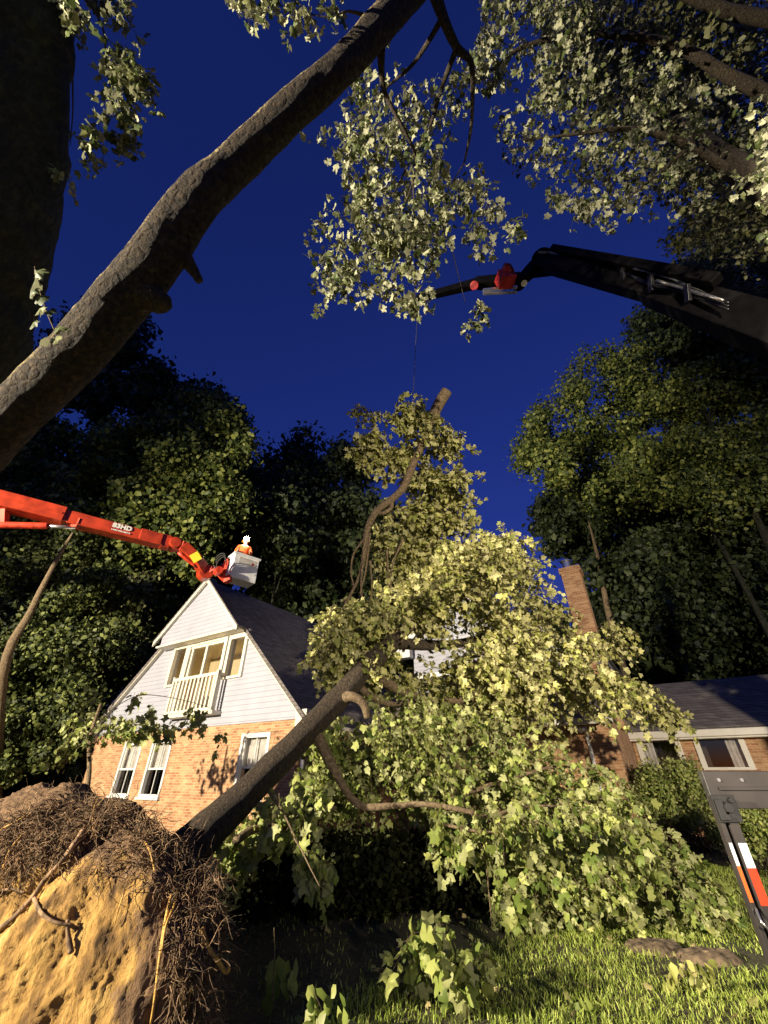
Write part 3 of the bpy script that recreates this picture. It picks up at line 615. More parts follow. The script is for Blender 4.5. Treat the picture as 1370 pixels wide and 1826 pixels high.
limb([(560, 1300, 6.0), (600, 1380, 5.8), (640, 1435, 5.7), (700, 1437, 5.6), (760, 1434, 5.5), (830, 1446, 5.4), (875, 1455, 5.4), (930, 1440, 5.5), (1010, 1440, 5.6), (1110, 1470, 5.6)],
     [.09, .06, .05, .038, .034, .03, .026, .018, .014, .008], M['barkT'], ft)
limb([(875, 1455, 5.4), (900, 1475, 5.35), (940, 1500, 5.3), (985, 1530, 5.3)], [.02, .014, .01, .006], M['barkT'], ft)
limb([(790, 1470, 5.3), (850, 1482, 5.2), (920, 1488, 5.2), (990, 1500, 5.2)], [.02, .017, .013, .008], M['barkT'], ft)
limb([(850, 1482, 5.2), (865, 1530, 5.1), (872, 1590, 5.0), (878, 1660, 4.9)], [.012, .01, .008, .005], M['barkT'], ft)
limb([(800, 1428, 5.9), (860, 1405, 6.0), (925, 1385, 6.1), (985, 1368, 6.2), (1060, 1370, 6.3)], [.035, .03, .026, .02, .01], M['barkT'], ft)
limb([(420, 1500, 4.9), (460, 1476, 5.2), (520, 1472, 5.3), (560, 1452, 5.5), (600, 1440, 5.6)], [.05, .05, .045, .035, .02], M['barkT'], ft)
limb([(470, 1400, 5.2), (500, 1440, 5.0), (530, 1500, 4.7), (548, 1540, 4.6), (560, 1590, 4.5)], [.03, .014, .01, .008, .004], M['barkT'], ft)
# foliage of the fallen tree
GABLE_GAP = [(690, 1215), (700, 1120), (745, 1075), (815, 1020), (868, 1050), (880, 1100), (830, 1140), (775, 1215)]
def foliage(name, groups, mat, parent, kind='lobed', twigmat=None, gap=None):
    A = [[], [], [], []]; T = []
    for g in groups:
        poly, nclus, per, d0, d1, rad, size, K, L, dirb, droop = g[:11]; spread = g[11] if len(g) > 11 else .9
        q = poly_pts(poly, nclus)
        if gap: q = q[~in_poly(q, gap) | (rng.uniform(size=len(q)) < .36)]; nclus = len(q)
        dd = rng.uniform(d0, d1, nclus); Cn = CP(q, dd)
        O = np.repeat(Cn, per, 0) + ball(nclus * per) * rad * (np.array([1.55, 1.1, .62]) if mat.name.startswith('fallen') else 1)
        D = rng.normal(size=(len(O), 3)) * .6 + np.array(dirb)
        r = sprays(O, D, rng.uniform(.5, 1.2, len(O)) * L, K, size, droop, spread)
        for a, b in zip(A, r[:4]): a.append(b)
        T.append((r[4]))
    o = leaves(name, *[np.concatenate(a) for a in A], kind, mat, parent)
    tw = twigs('twigs', np.concatenate(T), .0055, twigmat or M['barkT'], parent); tw['kind'] = 'stuff'
    return o
up = [(700, 1130), (735, 1060), (780, 1000), (830, 970), (870, 985), (900, 1030), (940, 1065), (980, 1105), (1030, 1140), (1050, 1165), (1040, 1190), (1080, 1210), (1115, 1228), (1080, 1236), (990, 1240), (900, 1250), (860, 1265), (760, 1260), (690, 1250), (740, 1190)]
midp = [(600, 1300), (700, 1250), (860, 1275), (920, 1320), (1010, 1350), (1070, 1400), (1040, 1430), (900, 1440), (700, 1430), (580, 1440), (560, 1360)]
leftb = [(585, 1105), (640, 1080), (700, 1090), (690, 1150), (640, 1200), (600, 1200), (580, 1150)]
lowr = [(860, 1450), (1000, 1430), (1100, 1470), (1180, 1520), (1270, 1580), (1285, 1640), (1200, 1620), (1120, 1570), (1080, 1690), (990, 1680), (930, 1630), (895, 1590), (880, 1520)]
foliage('crown', [
    (up, 130, 9, 8.3, 10.8, .28, .10, 14, .85, (.8, -.25, -.2), .42),
    (up, 44, 6, 7.4, 8.6, .22, .115, 13, .65, (.8, -.25, -.3), .45),
    ([(830, 975), (880, 965), (905, 985), (870, 1010)], 8, 5, 9.4, 10.4, .25, .13, 9, .4, (.3, -.2, .2), .3),
    (leftb, 36, 9, 7.2, 8.3, .32, .115, 11, .4, (-.1, -.3, -.8), .3),
    ([(700, 1060), (780, 1020), (830, 1000), (800, 1060), (740, 1110)], 26, 9, 8.2, 9.2, .35, .12, 11, .5, (.3, -.3, -.3), .3),
    ([(790, 1030), (800, 975), (850, 955), (900, 960), (930, 1010), (870, 1030)], 24, 8, 9.0, 10.6, .3, .11, 12, .5, (.3, -.2, -.2), .35),
    ([(1080, 1205), (1120, 1215), (1145, 1235), (1120, 1240), (1080, 1230)], 6, 6, 8.5, 9.5, .3, .13, 9, .4, (.7, -.2, -.4), .3),
    ([(1060, 1105), (1095, 1105), (1100, 1170), (1070, 1165)], 6, 3, 8.8, 9.4, .1, .12, 12, .5, (.9, 0, -.3), .4),
    ([(1140, 1232), (1185, 1250), (1185, 1275), (1140, 1262)], 6, 4, 8.4, 9, .12, .12, 12, .5, (.9, 0, -.2), .4),
    ([(860, 960), (905, 965), (950, 1015), (910, 1020)], 7, 3, 8.8, 9.8, .15, .12, 12, .5, (.5, 0, .3), .4),
], M['crown'], ft, gap=GABLE_GAP)
foliage('lower_crown', [
    (midp, 92, 10, 6.0, 8.0, .34, .10, 10, .5, (.3, -.4, -.5), .35),
    (lowr, 84, 8, 5.0, 6.3, .26, .105, 10, .42, (.5, -.3, -.7), .4),
    ([(760, 1440), (900, 1450), (1050, 1450), (1000, 1500), (860, 1500), (780, 1480)], 30, 5, 5.2, 5.8, .15, .13, 7, .3, (.2, -.2, -1), .3),
    ([(1060, 1390), (1150, 1450), (1210, 1540), (1120, 1520), (1020, 1440)], 17, 6, 5.6, 7, .3, .115, 9, .4, (.6, -.2, -.6), .3),
    ([(1130, 1560), (1260, 1590), (1290, 1660), (1200, 1690), (1120, 1640)], 22, 5, 5.2, 5.9, .2, .12, 8, .35, (.5, -.3, -.5), .3),
    ([(880, 1580), (1090, 1660), (1110, 1700), (1000, 1700), (900, 1650)], 34, 6, 5.0, 5.6, .15, .135, 8, .3, (.2, -.5, -.8), .3),
    ([(560, 1290), (610, 1300), (600, 1420), (545, 1430)], 22, 6, 6.2, 7.4, .25, .13, 8, .35, (-.1, -.3, -.6), .3),
    ([(400, 1480), (470, 1440), (560, 1400), (560, 1440), (500, 1500), (430, 1520)], 22, 5, 5.0, 5.8, .16, .12, 7, .25, (.1, -.3, -.5), .3),
    ([(520, 1500), (600, 1540), (590, 1590), (560, 1580)], 5, 3, 4.5, 4.8, .1, .13, 6, .2, (0, -.2, -1), .3),
    ([(700, 1560), (860, 1500), (880, 1600), (850, 1650), (720, 1640), (600, 1500), (700, 1480)], 26, 6, 6.4, 7.6, .35, .14, 7, .4, (.2, -.3, -.6), .3),
], M['lower'], ft)

# ---------------------------------------------------------------- the cut top hanging from the crane
ht = empty('hanging_treetop', C(700, 900, 10.6)); tag(ht, 'cut treetop hanging upright from the crane cable above the fallen crown', 'tree section')
bpy.context.view_layer.update()
limb([(797, 697, 10.8), (782, 722, 10.8), (765, 760, 10.8), (752, 795, 10.7), (738, 825, 10.7), (722, 865, 10.6), (702, 888, 10.6), (672, 912, 10.5), (655, 945, 10.4), (650, 985, 10.3), (640, 1030, 10.2), (612, 1085, 10.1), (600, 1105, 10.0)],
     [.15, .145, .13, .11, .10, .10, .10, .095, .085, .06, .04, .03, .02], M['barkT'], ht, 'trunk', 12)
limb([(700, 890, 10.6), (698, 905, 10.45), (685, 915, 10.4), (672, 915, 10.5)], [.04, .05, .05, .04], M['barkT'], ht)
for pth in ([(655, 955, 10.4), (632, 985, 10.3), (626, 1020, 10.2), (630, 1050, 10.2), (612, 1075, 10.1)], [(660, 950, 10.4), (652, 1020, 10.3), (642, 1060, 10.2), (640, 1105, 10.1)], [(650, 985, 10.3), (644, 1040, 10.0), (650, 1090, 9.9)],
            [(690, 980, 10.5), (692, 1040, 10.3), (690, 1110, 10)], [(720, 960, 10.5), (700, 1010, 10.3), (696, 1080, 10)], [(660, 1000, 10.3), (663, 1050, 10.3), (655, 1100, 10.2)]):
    limb(pth, list(np.linspace(.035, .014, len(pth))), M['barkT'], ht, sides=6)
foliage('crown', [
    ([(650, 775), (685, 765), (680, 800), (660, 835), (645, 810)], 12, 7, 10.7, 11.5, .18, .15, 8, .35, (0, 0, -1), .2, .7),
    ([(715, 720), (750, 715), (745, 770), (720, 775)], 12, 6, 10.9, 11.6, .2, .15, 8, .35, (0, 0, -1), .2, .7),
    ([(635, 725), (700, 722), (690, 745), (640, 755)], 6, 4, 10.8, 11.4, .2, .12, 6, .3, (-.4, 0, -.5), .3),
    ([(760, 740), (810, 780), (815, 815), (780, 810), (755, 790)], 14, 6, 10.4, 11.4, .3, .15, 7, .4, (.3, 0, -.5), .3),
    ([(690, 800), (730, 790), (715, 840), (690, 850)], 12, 6, 10.8, 11.6, .25, .15, 8, .35, (0, 0, -.8), .3),
    ([(750, 830), (810, 840), (835, 880), (830, 920), (780, 940), (720, 900), (730, 860)], 40, 8, 10.9, 12.3, .32, .15, 8, .45, (.4, -.2, -.6), .3),
    ([(680, 900), (760, 900), (790, 950), (780, 1020), (720, 1040), (670, 1020), (670, 940)], 46, 8, 10.8, 12.2, .32, .15, 8, .45, (.3, -.3, -.7), .3),
    ([(740, 1000), (830, 950), (840, 1000), (780, 1060), (720, 1090)], 22, 7, 10.9, 12.2, .32, .16, 8, .4, (.3, -.3, -.5), .3),
    ([(610, 1080), (690, 1050), (700, 1110), (640, 1140), (600, 1120)], 16, 7, 10.3, 11.2, .28, .14, 8, .4, (0, -.3, -.8), .3),
], M['crown'], ht)

# ---------------------------------------------------------------- leaning tree across the upper left
lt_ = empty('leaning_tree', (-8.7, 5.9, 0)); tag(lt_, 'big tree with painted lit band leaning diagonally across the upper left with hanging pale leaves', 'tree')
bpy.context.view_layer.update()
ctl = [(-20, 785, 49, 5.0), (34, 730, 48, 5.02), (146, 619, 49, 5.05), (205, 548, 50, 5.1), (262, 484, 49, 5.15), (312, 412, 45, 5.2), (357, 350, 41, 5.3), (417, 296, 37, 5.5), (528, 191, 33.5, 5.7), (608, 120, 30.5, 5.9), (686, 36, 30, 6.3), (760, -50, 30, 6.9)]
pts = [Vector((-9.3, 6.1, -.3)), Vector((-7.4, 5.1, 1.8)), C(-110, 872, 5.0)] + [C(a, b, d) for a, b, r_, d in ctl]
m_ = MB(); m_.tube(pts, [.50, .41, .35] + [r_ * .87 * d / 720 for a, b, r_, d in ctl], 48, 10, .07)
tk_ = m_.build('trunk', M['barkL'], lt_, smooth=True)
up_ = Vector((-.55, -.25, .55)).normalized(); nv_ = np.array([v.normal.dot(up_) + .35 * noise.noise(v.co * 1.7) + .25 * noise.noise(v.co * 6) for v in tk_.data.vertices], np.float32)  # mask for the painted lit band, on the trunk side facing the work light
tk_.data.attributes.new('lit_band', 'FLOAT', 'POINT').data.foreach_set('value', nv_)
limb([(325, 455, 5.25), (338, 472, 5.25), (350, 490, 5.25), (356, 501, 5.25)], [.13, .09, .06, .05], M['bark'], lt_)
limb([(235, 515, 5.1), (262, 528, 5.1), (285, 538, 5.1), (303, 540, 5.1)], [.22, .20, .14, .07], M['bark'], lt_, sides=16, rough=.3)
for pth, r in (([(760, -60, 6.6), (790, 30, 6.7), (815, 85, 6.9), (840, 110, 7.1), (843, 160, 7.3), (840, 230, 7.6), (828, 290, 8)], [.12, .08, .065, .05, .04, .03, .015]),
             ([(815, 85, 6.9), (790, 150, 7.2), (765, 230, 7.4), (735, 280, 7.6), (700, 350, 7.8)], [.05, .04, .03, .022, .012]),
             ([(680, 85, 6.3), (685, 160, 6.6), (720, 230, 6.9), (742, 280, 7.2), (735, 330, 7.5), (700, 420, 7.6)], [.07, .04, .03, .024, .02, .01]),
             ([(790, 30, 6.7), (740, 110, 7.2), (690, 155, 7.5), (640, 200, 7.8)], [.05, .03, .02, .01]),
             ([(735, 280, 7.4), (740, 400, 7.5), (742, 480, 7.6), (738, 570, 7.6)], [.02, .015, .012, .006]),
             ([(828, 290, 8), (790, 370, 8), (810, 460, 8), (830, 540, 8)], [.015, .012, .009, .005]),
             ([(660, 30, 6.1), (620, 20, 6.0), (580, 30, 6.0), (500, 10, 6.0)], [.03, .015, .010, .006])):
    limb(pth, r, M['bark'], lt_, sides=8)
foliage('crown', [
    ([(580, 250), (640, 180), (700, 240), (760, 300), (880, 320), (890, 370), (850, 430), (800, 420), (700, 470), (620, 520), (575, 500), (590, 420), (570, 390), (600, 330)], 82, 4, 7.0, 9.0, .35, .13, 7, .5, (0, 0, -1), .25),
    ([(650, 400), (760, 380), (780, 440), (750, 530), (740, 590), (700, 540)], 26, 3, 7.2, 8.2, .2, .14, 7, .4, (0, 0, -1), .15),
    ([(600, 100), (760, 120), (830, 250), (760, 300), (640, 230)], 36, 3, 7.5, 9.5, .5, .13, 7, .5, (0, 0, -.8), .3),
    ([(790, 545), (850, 560), (855, 590), (830, 590)], 3, 3, 7.7, 8.1, .12, .13, 6, .25, (.4, 0, -.8), .2),
    ([(570, 565), (585, 570), (578, 580)], 1, 1, 7.5, 7.6, .02, .15, 4, .12, (0, 0, -1), .2),
    ([(400, -20), (560, -20), (640, 10), (560, 50), (420, 10)], 14, 3, 5.4, 6.4, .2, .13, 6, .3, (-.3, 0, -.5), .2),
    ([(850, 60), (900, 120), (850, 200), (820, 140)], 10, 4, 7.5, 8.5, .3, .13, 7, .4, (0, 0, -.8), .3),
    ([(905, 380), (925, 400), (910, 430)], 2, 3, 7.5, 8, .1, .13, 6, .3, (0, 0, -.8), .3),
], M['pale'], lt_, twigmat=M['bark'])
# sprout on the trunk
q = [(98, 590, 4.6), (85, 560, 4.6), (75, 530, 4.58), (64, 500, 4.55), (62, 475, 4.55)]
limb(q, [.008, .007, .006, .005, .004], M['barkT'], lt_, 'sprout', sides=6)
P = CP([(62, 478), (66, 500), (75, 525), (90, 550), (78, 545), (60, 512), (95, 585), (66, 570), (100, 600), (84, 600)], [4.5] * 10)
leaves('sprout_leaves', P, np.array([(.3, 0, -.5), (-.2, 0, -1), (.2, 0, -1), (.3, 0, -.9), (-.3, 0, -.8), (-.1, 0, -.9), (.4, 0, .3), (-.2, 0, -.6), (.2, 0, -.6), (-.3, 0, -.5)]), unit(rng.normal(size=(10, 3)) * .3 + np.array([-.5, -1, .4])), rng.uniform(.13, .19, 10), 'lobed', M['pale'], lt_)

# dark mossy tree at the left edge
dt = empty('mossy_tree', (-9.2, 8.1, 0)); tag(dt, 'dark mossy tree trunk filling the top left corner with white backed leaves beside it', 'tree'); bpy.context.view_layer.update()
m_ = MB(); m_.tube([Vector((-9.3, 8.2, -.3)), Vector((-8.3, 6.6, 2.6)), C(-75, 640, 6.4), C(-60, 540, 6.5), C(-25, 420, 6.6), C(0, 280, 6.8), C(8, 150, 6.9), C(15, 0, 7.0), C(20, -150, 7.1)], [1.0, .85, .80, .80, .85, .85, .88, .95, 1.0], 36, 8, .10, seed=5)
m_.build('trunk', M['barkG'], dt, smooth=True)
limb([(20, -60, 6.8), (120, -30, 6.8), (180, 40, 6.9), (190, 120, 7), (205, 200, 7)], [.06, .04, .02, .012, .006], M['bark'], dt, sides=8)
limb([(60, 40, 6.8), (120, 90, 6.8), (130, 180, 6.9), (125, 260, 7)], [.04, .02, .012, .006], M['bark'], dt, sides=8)
foliage('crown', [
    ([(195, 80), (230, 85), (270, 150), (262, 240), (240, 260), (205, 270), (210, 180)], 17, 4, 6.6, 7.4, .16, .14, 7, .35, (.1, 0, -1), .2, .5),
    ([(130, 210), (175, 230), (195, 290), (160, 290)], 6, 3, 6.6, 7.4, .15, .13, 6, .35, (.2, 0, -1), .2, .5),
    ([(120, 260), (130, 330), (110, 320)], 2, 3, 6.7, 7, .1, .12, 6, .3, (0, 0, -1), .2, .5),
    ([(120, 0), (230, -10), (225, 40), (170, 20), (130, 80)], 13, 4, 6.6, 7.6, .15, .13, 6, .35, (.1, 0, -1), .2, .5),
], M['pale'], dt, twigmat=M['bark'])

# ---------------------------------------------------------------- overhead canopy at the upper right
rt = empty('overhanging_tree', (9.5, 3.2, 0)); tag(rt, 'tall tree spreading pale leaves over the upper right corner', 'tree'); bpy.context.view_layer.update()
m_ = MB(); m_.tube([Vector((10.5, 4.6, -.3)), Vector((10.3, 4.5, 3)), Vector((9.8, 4.2, 7)), Vector((9.2, 3.8, 11)), Vector((8.4, 3.6, 16)), Vector((7.5, 3.2, 21))], [.55, .45, .4, .33, .26, .12], 24, 6, .1); m_.build('trunk', M['bark'], rt, smooth=True)
for pth, r in (([(1520, 400, 10), (1340, 330, 10), (1230, 260, 10), (1130, 230, 10), (1020, 240, 10), (930, 250, 10)], [.18, .14, .1, .06, .03, .015]), ([(1540, 230, 11), (1330, 150, 11), (1200, 80, 11), (1050, 60, 11), (920, 90, 11), (880, 150, 11)], [.2, .16, .12, .08, .05, .02]),
             ([(1230, 260, 10), (1150, 330, 10), (1080, 380, 10)], [.06, .03, .015]), ([(1520, 60, 11), (1300, 20, 11), (1150, -40, 11), (980, -60, 11)], [.2, .15, .1, .05])):
    limb(pth, r, M['bark'], rt, sides=8)
foliage('crown', [
    ([(860, -20), (1000, -30), (1100, 0), (1080, 120), (1000, 180), (930, 250), (890, 290), (900, 200), (960, 160), (930, 90), (860, 60)], 85, 4, 9.5, 12, .45, .14, 7, .55, (-.1, 0, -.8), .3),
    ([(1000, 180), (1100, 100), (1250, 150), (1340, 250), (1300, 330), (1200, 360), (1140, 340), (1080, 370), (1010, 350), (970, 300), (920, 270)], 120, 4, 9.5, 12.5, .5, .14, 7, .55, (-.1, 0, -.8), .3),
    ([(970, 340), (1010, 350), (1100, 370), (1085, 400), (1040, 400)], 9, 3, 9.5, 11, .2, .14, 6, .4, (0, 0, -1), .25),
], M['pale'], rt, twigmat=M['bark'])
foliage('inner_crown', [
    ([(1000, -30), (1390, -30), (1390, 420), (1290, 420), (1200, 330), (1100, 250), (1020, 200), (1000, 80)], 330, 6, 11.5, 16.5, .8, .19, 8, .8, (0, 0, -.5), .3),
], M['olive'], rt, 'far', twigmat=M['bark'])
foliage('near_crown', [
    ([(1330, 170), (1400, 150), (1400, 400), (1350, 390), (1310, 320), (1340, 260)], 12, 4, 7.0, 8.5, .3, .14, 7, .45, (-.2, 0, -.8), .3),
], M['pale'], rt, twigmat=M['bark'])

# ---------------------------------------------------------------- background trees
def bgtree(name, label, group, poly, Y, th, ncl, rad, nl, size, mat, trunk=None, bark='barkG', tr=.25, limbs=6, endtop=True):
    """silhouette region at depth Y; leaf clumps are shells of many small leaves"""
    q = poly_pts(poly, ncl); Cn = np.array([YP(a, b, Y + e) for (a, b), e in zip(q, rng.uniform(-th, th, ncl))])
    Cn[:, 2] = np.maximum(Cn[:, 2], .8)
    bx = Cn[:, 0].mean() if trunk is None else trunk[0]; by = Y
    root_ = empty(name, (bx, by, 0)); tag(root_, label, 'tree', group); bpy.context.view_layer.update()
    rr = rad * rng.uniform(.55, 1.25, ncl); n = ncl * nl
    u_ = unit(rng.normal(size=(n, 3))); shell = rng.uniform(.2, 1, (n, 1)) ** .5 * (1 + .28 * np.abs(rng.normal(size=(n, 1))))
    sq = np.array([1, 1, .72]); lump = 1 + .25 * np.sin(u_[:, :1] * 5 + np.repeat(rng.uniform(0, 6, ncl), nl)[:, None]) * np.cos(u_[:, 2:] * 6)
    P = np.repeat(Cn, nl, 0) + u_ * sq * shell * lump * np.repeat(rr, nl)[:, None]
    nr = unit(u_ + rng.normal(size=(n, 3)) * .55); d = unit(np.cross(nr, rng.normal(size=(n, 3))) + np.array([0, 0, -.45]))
    leaves('crown', P, d, nr, size * rng.uniform(.35, 1.5, n), 'far', mat, root_)
    m_ = MB(); top = Cn[np.argsort(Cn[:, 2])[-max(3, ncl // 10)]]; top = Vector(top)
    tp = [Vector((bx, by, -.3))] + ([Vector(p) for p in trunk[1]] if trunk and len(trunk) > 1 else [Vector((bx * .6 + top.x * .4 + .3, by, top.z * .35)), Vector((bx * .3 + top.x * .7, by, top.z * .65))]) + ([top] if endtop else [])
    m_.tube(tp, list(np.linspace(tr, tr * .2, len(tp))), 12, 5, .1)
    idx = rng.choice(ncl, min(limbs, ncl), replace=False)
    for i in idx:
        c = Vector(Cn[i]); f = min(.8, max(.2, c.z / top.z * .8)); k = f * (len(tp) - 1); j = int(k); a = tp[j].lerp(tp[min(j + 1, len(tp) - 1)], k - j)
        m_.tube([a, a.lerp(c, .5) + Vector((0, 0, .5)), c], [tr * .35, tr * .22, tr * .08], 6, 3, .1)
    m_.build('trunk', M[bark], root_, smooth=True)
    return root_
GL, GR = 'trees behind the house on the left', 'trees behind the house on the right'
bgtree('conifer_tree', 'dark feathery conifer rising behind the big leaning trunk', GL, [(120, 560), (230, 540), (290, 600), (250, 640), (320, 680), (300, 740), (150, 760), (60, 700)], 25, 2, 60, 1.4, 300, .42, M['darkleaf'])
bgtree('maple_tree', 'rounded tree with lit green clump left of the sky gap', GL, [(190, 770), (250, 760), (300, 700), (370, 700), (430, 740), (435, 800), (400, 850), (440, 900), (380, 960), (200, 960), (120, 880)], 22.5, 2.5, 120, 1.25, 330, .30, M['green'])
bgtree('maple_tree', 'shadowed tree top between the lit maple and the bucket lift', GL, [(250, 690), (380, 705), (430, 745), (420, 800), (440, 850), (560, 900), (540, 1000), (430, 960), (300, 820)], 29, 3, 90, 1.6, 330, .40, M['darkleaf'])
bgtree('oak_tree', 'pale trunked leaning tree at the left edge under the orange boom', GL, [(-40, 860), (60, 880), (200, 1000), (250, 1080), (220, 1180), (150, 1230), (120, 1350), (-30, 1400), (-60, 1100)], 20.5, 2.6, 170, 1.0, 480, .18, M['nearleaf'],
       trunk=(C(-60, 1330, 15)[0], [C(5, 1205, 15), C(55, 1090, 15.5), C(95, 1010, 16), C(130, 950, 16.5)]), bark='barkT', tr=.2, limbs=0, endtop=False)
bgtree('young_tree', 'bright green young tree just left of the gabled house', GL, [(120, 1040), (210, 1000), (290, 1020), (260, 1110), (220, 1200), (170, 1250), (110, 1200)], 21.5, 1.2, 55, .95, 330, .24, M['olive'], tr=.16)
bgtree('wood_edge_tree', 'broad green tree under the orange boom behind the gable', GL, [(0, 760), (120, 760), (240, 860), (340, 920), (360, 1010), (280, 1100), (120, 1150), (-40, 1000)], 24, 3, 150, 1.4, 330, .30, M['green'])
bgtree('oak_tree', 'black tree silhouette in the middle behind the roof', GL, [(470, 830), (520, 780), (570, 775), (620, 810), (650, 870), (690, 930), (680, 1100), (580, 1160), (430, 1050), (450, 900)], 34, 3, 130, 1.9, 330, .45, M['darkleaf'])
bgtree('birch_tree', 'thin lit tree beside the bucket, right of the lift worker', GL, [(480, 930), (530, 930), (540, 1000), (500, 1010)], 28, 1, 14, .9, 260, .30, M['green'], tr=.15)
bgtree('oak_tree', 'large lit green tree on the right beyond the chimney', GR, [(935, 780), (960, 740), (1010, 680), (1040, 640), (1130, 625), (1230, 630), (1320, 650), (1390, 680), (1390, 900), (1280, 920), (1180, 880), (1120, 900), (1040, 880), (980, 840), (940, 830)], 21, 3.5, 200, 1.2, 430, .21, M['green'], tr=.2)
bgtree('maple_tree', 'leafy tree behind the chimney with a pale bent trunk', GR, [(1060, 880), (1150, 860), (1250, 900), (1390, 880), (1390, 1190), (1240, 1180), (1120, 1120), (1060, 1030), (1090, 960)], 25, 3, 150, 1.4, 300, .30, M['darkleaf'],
       trunk=(YP(1100, 1150, 24).x + .4, [YP(1092, 1120, 24), YP(1068, 1000, 24), YP(1050, 930, 24)]), bark='barkT', tr=.25, limbs=0, endtop=False)
bgtree('young_tree', 'small dark tree left of the pale trunk above the chimney', GR, [(965, 880), (1020, 860), (1070, 920), (1050, 990), (990, 985), (960, 940)], 28, 1.5, 34, 1.2, 300, .34, M['darkleaf'], tr=.16)
bgtree('conifer_tree', 'dark conifer tips showing below the black crane arm', GR, [(1110, 545), (1200, 560), (1300, 600), (1390, 610), (1390, 700), (1250, 650), (1150, 610)], 19, 2, 60, 1.2, 300, .30, M['darkleaf'], trunk=(18.5,))
bgtree('beech_tree', 'tall dull green tree above the black crane arm', GR, [(1200, 400), (1260, 370), (1390, 360), (1390, 560), (1290, 560), (1210, 500)], 15, 2, 90, 1.0, 300, .24, M['olive'], trunk=(17.,))
# far wood closing the view
def wood():
    P = []; S = []
    for _ in range(1300):
        a = rng.uniform(-1.35, 1.25); D = rng.uniform(38, 50); H = rng.uniform(0, 1) ** (1 if _ % 3 else 2.5) * (27 if a < .12 else 15 if a < .5 else 25); P.append((math.sin(a) * D, math.cos(a) * D, H))
    P = np.array(P); n = len(P) * 110; u_ = unit(rng.normal(size=(n, 3)))
    Q = np.repeat(P, 110, 0) + u_ * np.repeat(rng.uniform(1.6, 2.8, len(P)), 110)[:, None] * rng.uniform(.5, 1, (n, 1)); Q[:, 2] = np.maximum(Q[:, 2], 0)
    o = leaves('far_wood', Q, unit(rng.normal(size=(n, 3))), u_, rng.uniform(.6, 1.2, n), 'far', M['darkleaf']); tag(o, 'dark unlit wood closing the view behind the garden trees', 'wood', kind='stuff')
wood()
def hedge(name, label, poly, d0, d1, ncl, rad, nl, size, mat, cat='shrub'):
    q = poly_pts(poly, ncl); Cn = CP(q, rng.uniform(d0, d1, ncl)); Cn[:, 2] = np.maximum(Cn[:, 2], .15); n = ncl * nl
    b = empty(name, (Cn[:, 0].mean(), Cn[:, 1].mean(), 0)); tag(b, label, cat); bpy.context.view_layer.update()
    u_ = unit(rng.normal(size=(n, 3))); P = np.repeat(Cn, nl, 0) + u_ * rad * rng.uniform(.4, 1, (n, 1))
    leaves('foliage', P, unit(rng.normal(size=(n, 3)) + np.array([0, 0, .4])), unit(u_ + rng.normal(size=(n, 3)) * .5), size * rng.uniform(.6, 1.3, n), 'far', mat, b)
    base = np.repeat([[Cn[:, 0].mean(), Cn[:, 1].mean(), 0.]], ncl, 0) + ball(ncl) * np.array([.6, .6, 0]); T = np.stack([base, base * .5 + Cn * .5 + ball(ncl) * .05, Cn], 1); twigs('stems', T, .012, M['bark'], b)
hedge('shrub', 'rounded green shrub growing under the low wing windows behind the sign', [(1130, 1375), (1240, 1365), (1290, 1420), (1310, 1500), (1240, 1500), (1150, 1440)], 10.2, 11.5, 60, .32, 260, .075, M['lower'])
hedge('shrub', 'bright green shrub at the right edge behind the sign post', [(1290, 1450), (1400, 1440), (1400, 1510), (1320, 1520)], 7.6, 8.6, 40, .26, 240, .07, M['lower'])
hedge('shrub', 'low shrub coloured near black for shade beneath the fallen crown', [(430, 1540), (560, 1520), (800, 1515), (860, 1570), (840, 1620), (560, 1640), (410, 1640)], 5.4, 6.8, 120, .34, 260, .085, M['shade'])  # brush fills the hollow; its near-black leaves paint the shade

# broken leafy sprigs on the lawn, each one a thing
def GD(px, py, h): return (1.6 - h) / max(.05, -ray(px, py).z)
def sprig(name, label, path, leafpts, size, mat, r=.008):
    path = [(a, b, GD(a, b, h)) for a, b, h in path]
    b = empty(name, C(*path[0])); tag(b, label, 'branch', 'broken leafy branches on the lawn'); bpy.context.view_layer.update()
    limb(path, list(np.linspace(r, r * .4, len(path))), M['barkT'], b, 'stem', sides=6)
    P = CP([p[:2] for p in leafpts], [min(p[2], GD(p[0], p[1], .03)) for p in leafpts]); n = len(P)
    leaves('foliage', P, np.array([(rng.normal() * .4, -.1, -1) for _ in range(n)]), unit(rng.normal(size=(n, 3)) * .95 + np.array([-.4, -.8, .5])), size * rng.uniform(.6, 1.15, n), 'oval', mat, b)
D1 = 3.35
sprig('leafy_sprig', 'upright sprig of long leaves beside the root plate', [(488, 1800, .05), (487, 1760, .2), (490, 1700, .42), (489, 1655, .6)], [(a, b, D1) for a, b in ((490, 1710), (497, 1705), (515, 1712), (528, 1706), (505, 1735), (520, 1730), (492, 1752), (480, 1765), (500, 1755), (512, 1745), (487, 1735))], .16, M['lower'])
sprig('leafy_sprig', 'low sprig of pointed leaves at the bottom edge in shade', [(585, 1840, .02), (570, 1790, .15), (560, 1765, .25)], [(rng.uniform(545, 615), rng.uniform(1755, 1825), rng.uniform(2.7, 3.0)) for _ in range(30)], .11, M['lower'])
sprig('leafy_sprig', 'sprig of two leaf bunches hanging in the dark beside the trunk foot', [(525, 1495, 1.12), (540, 1520, 1.05), (552, 1545, .98), (570, 1580, .9)], [(a, b, 4.4) for a, b in ((540, 1515), (545, 1530), (575, 1545), (590, 1550), (600, 1560), (545, 1565), (560, 1575), (565, 1590), (530, 1505), (585, 1562))], .12, M['lower'])
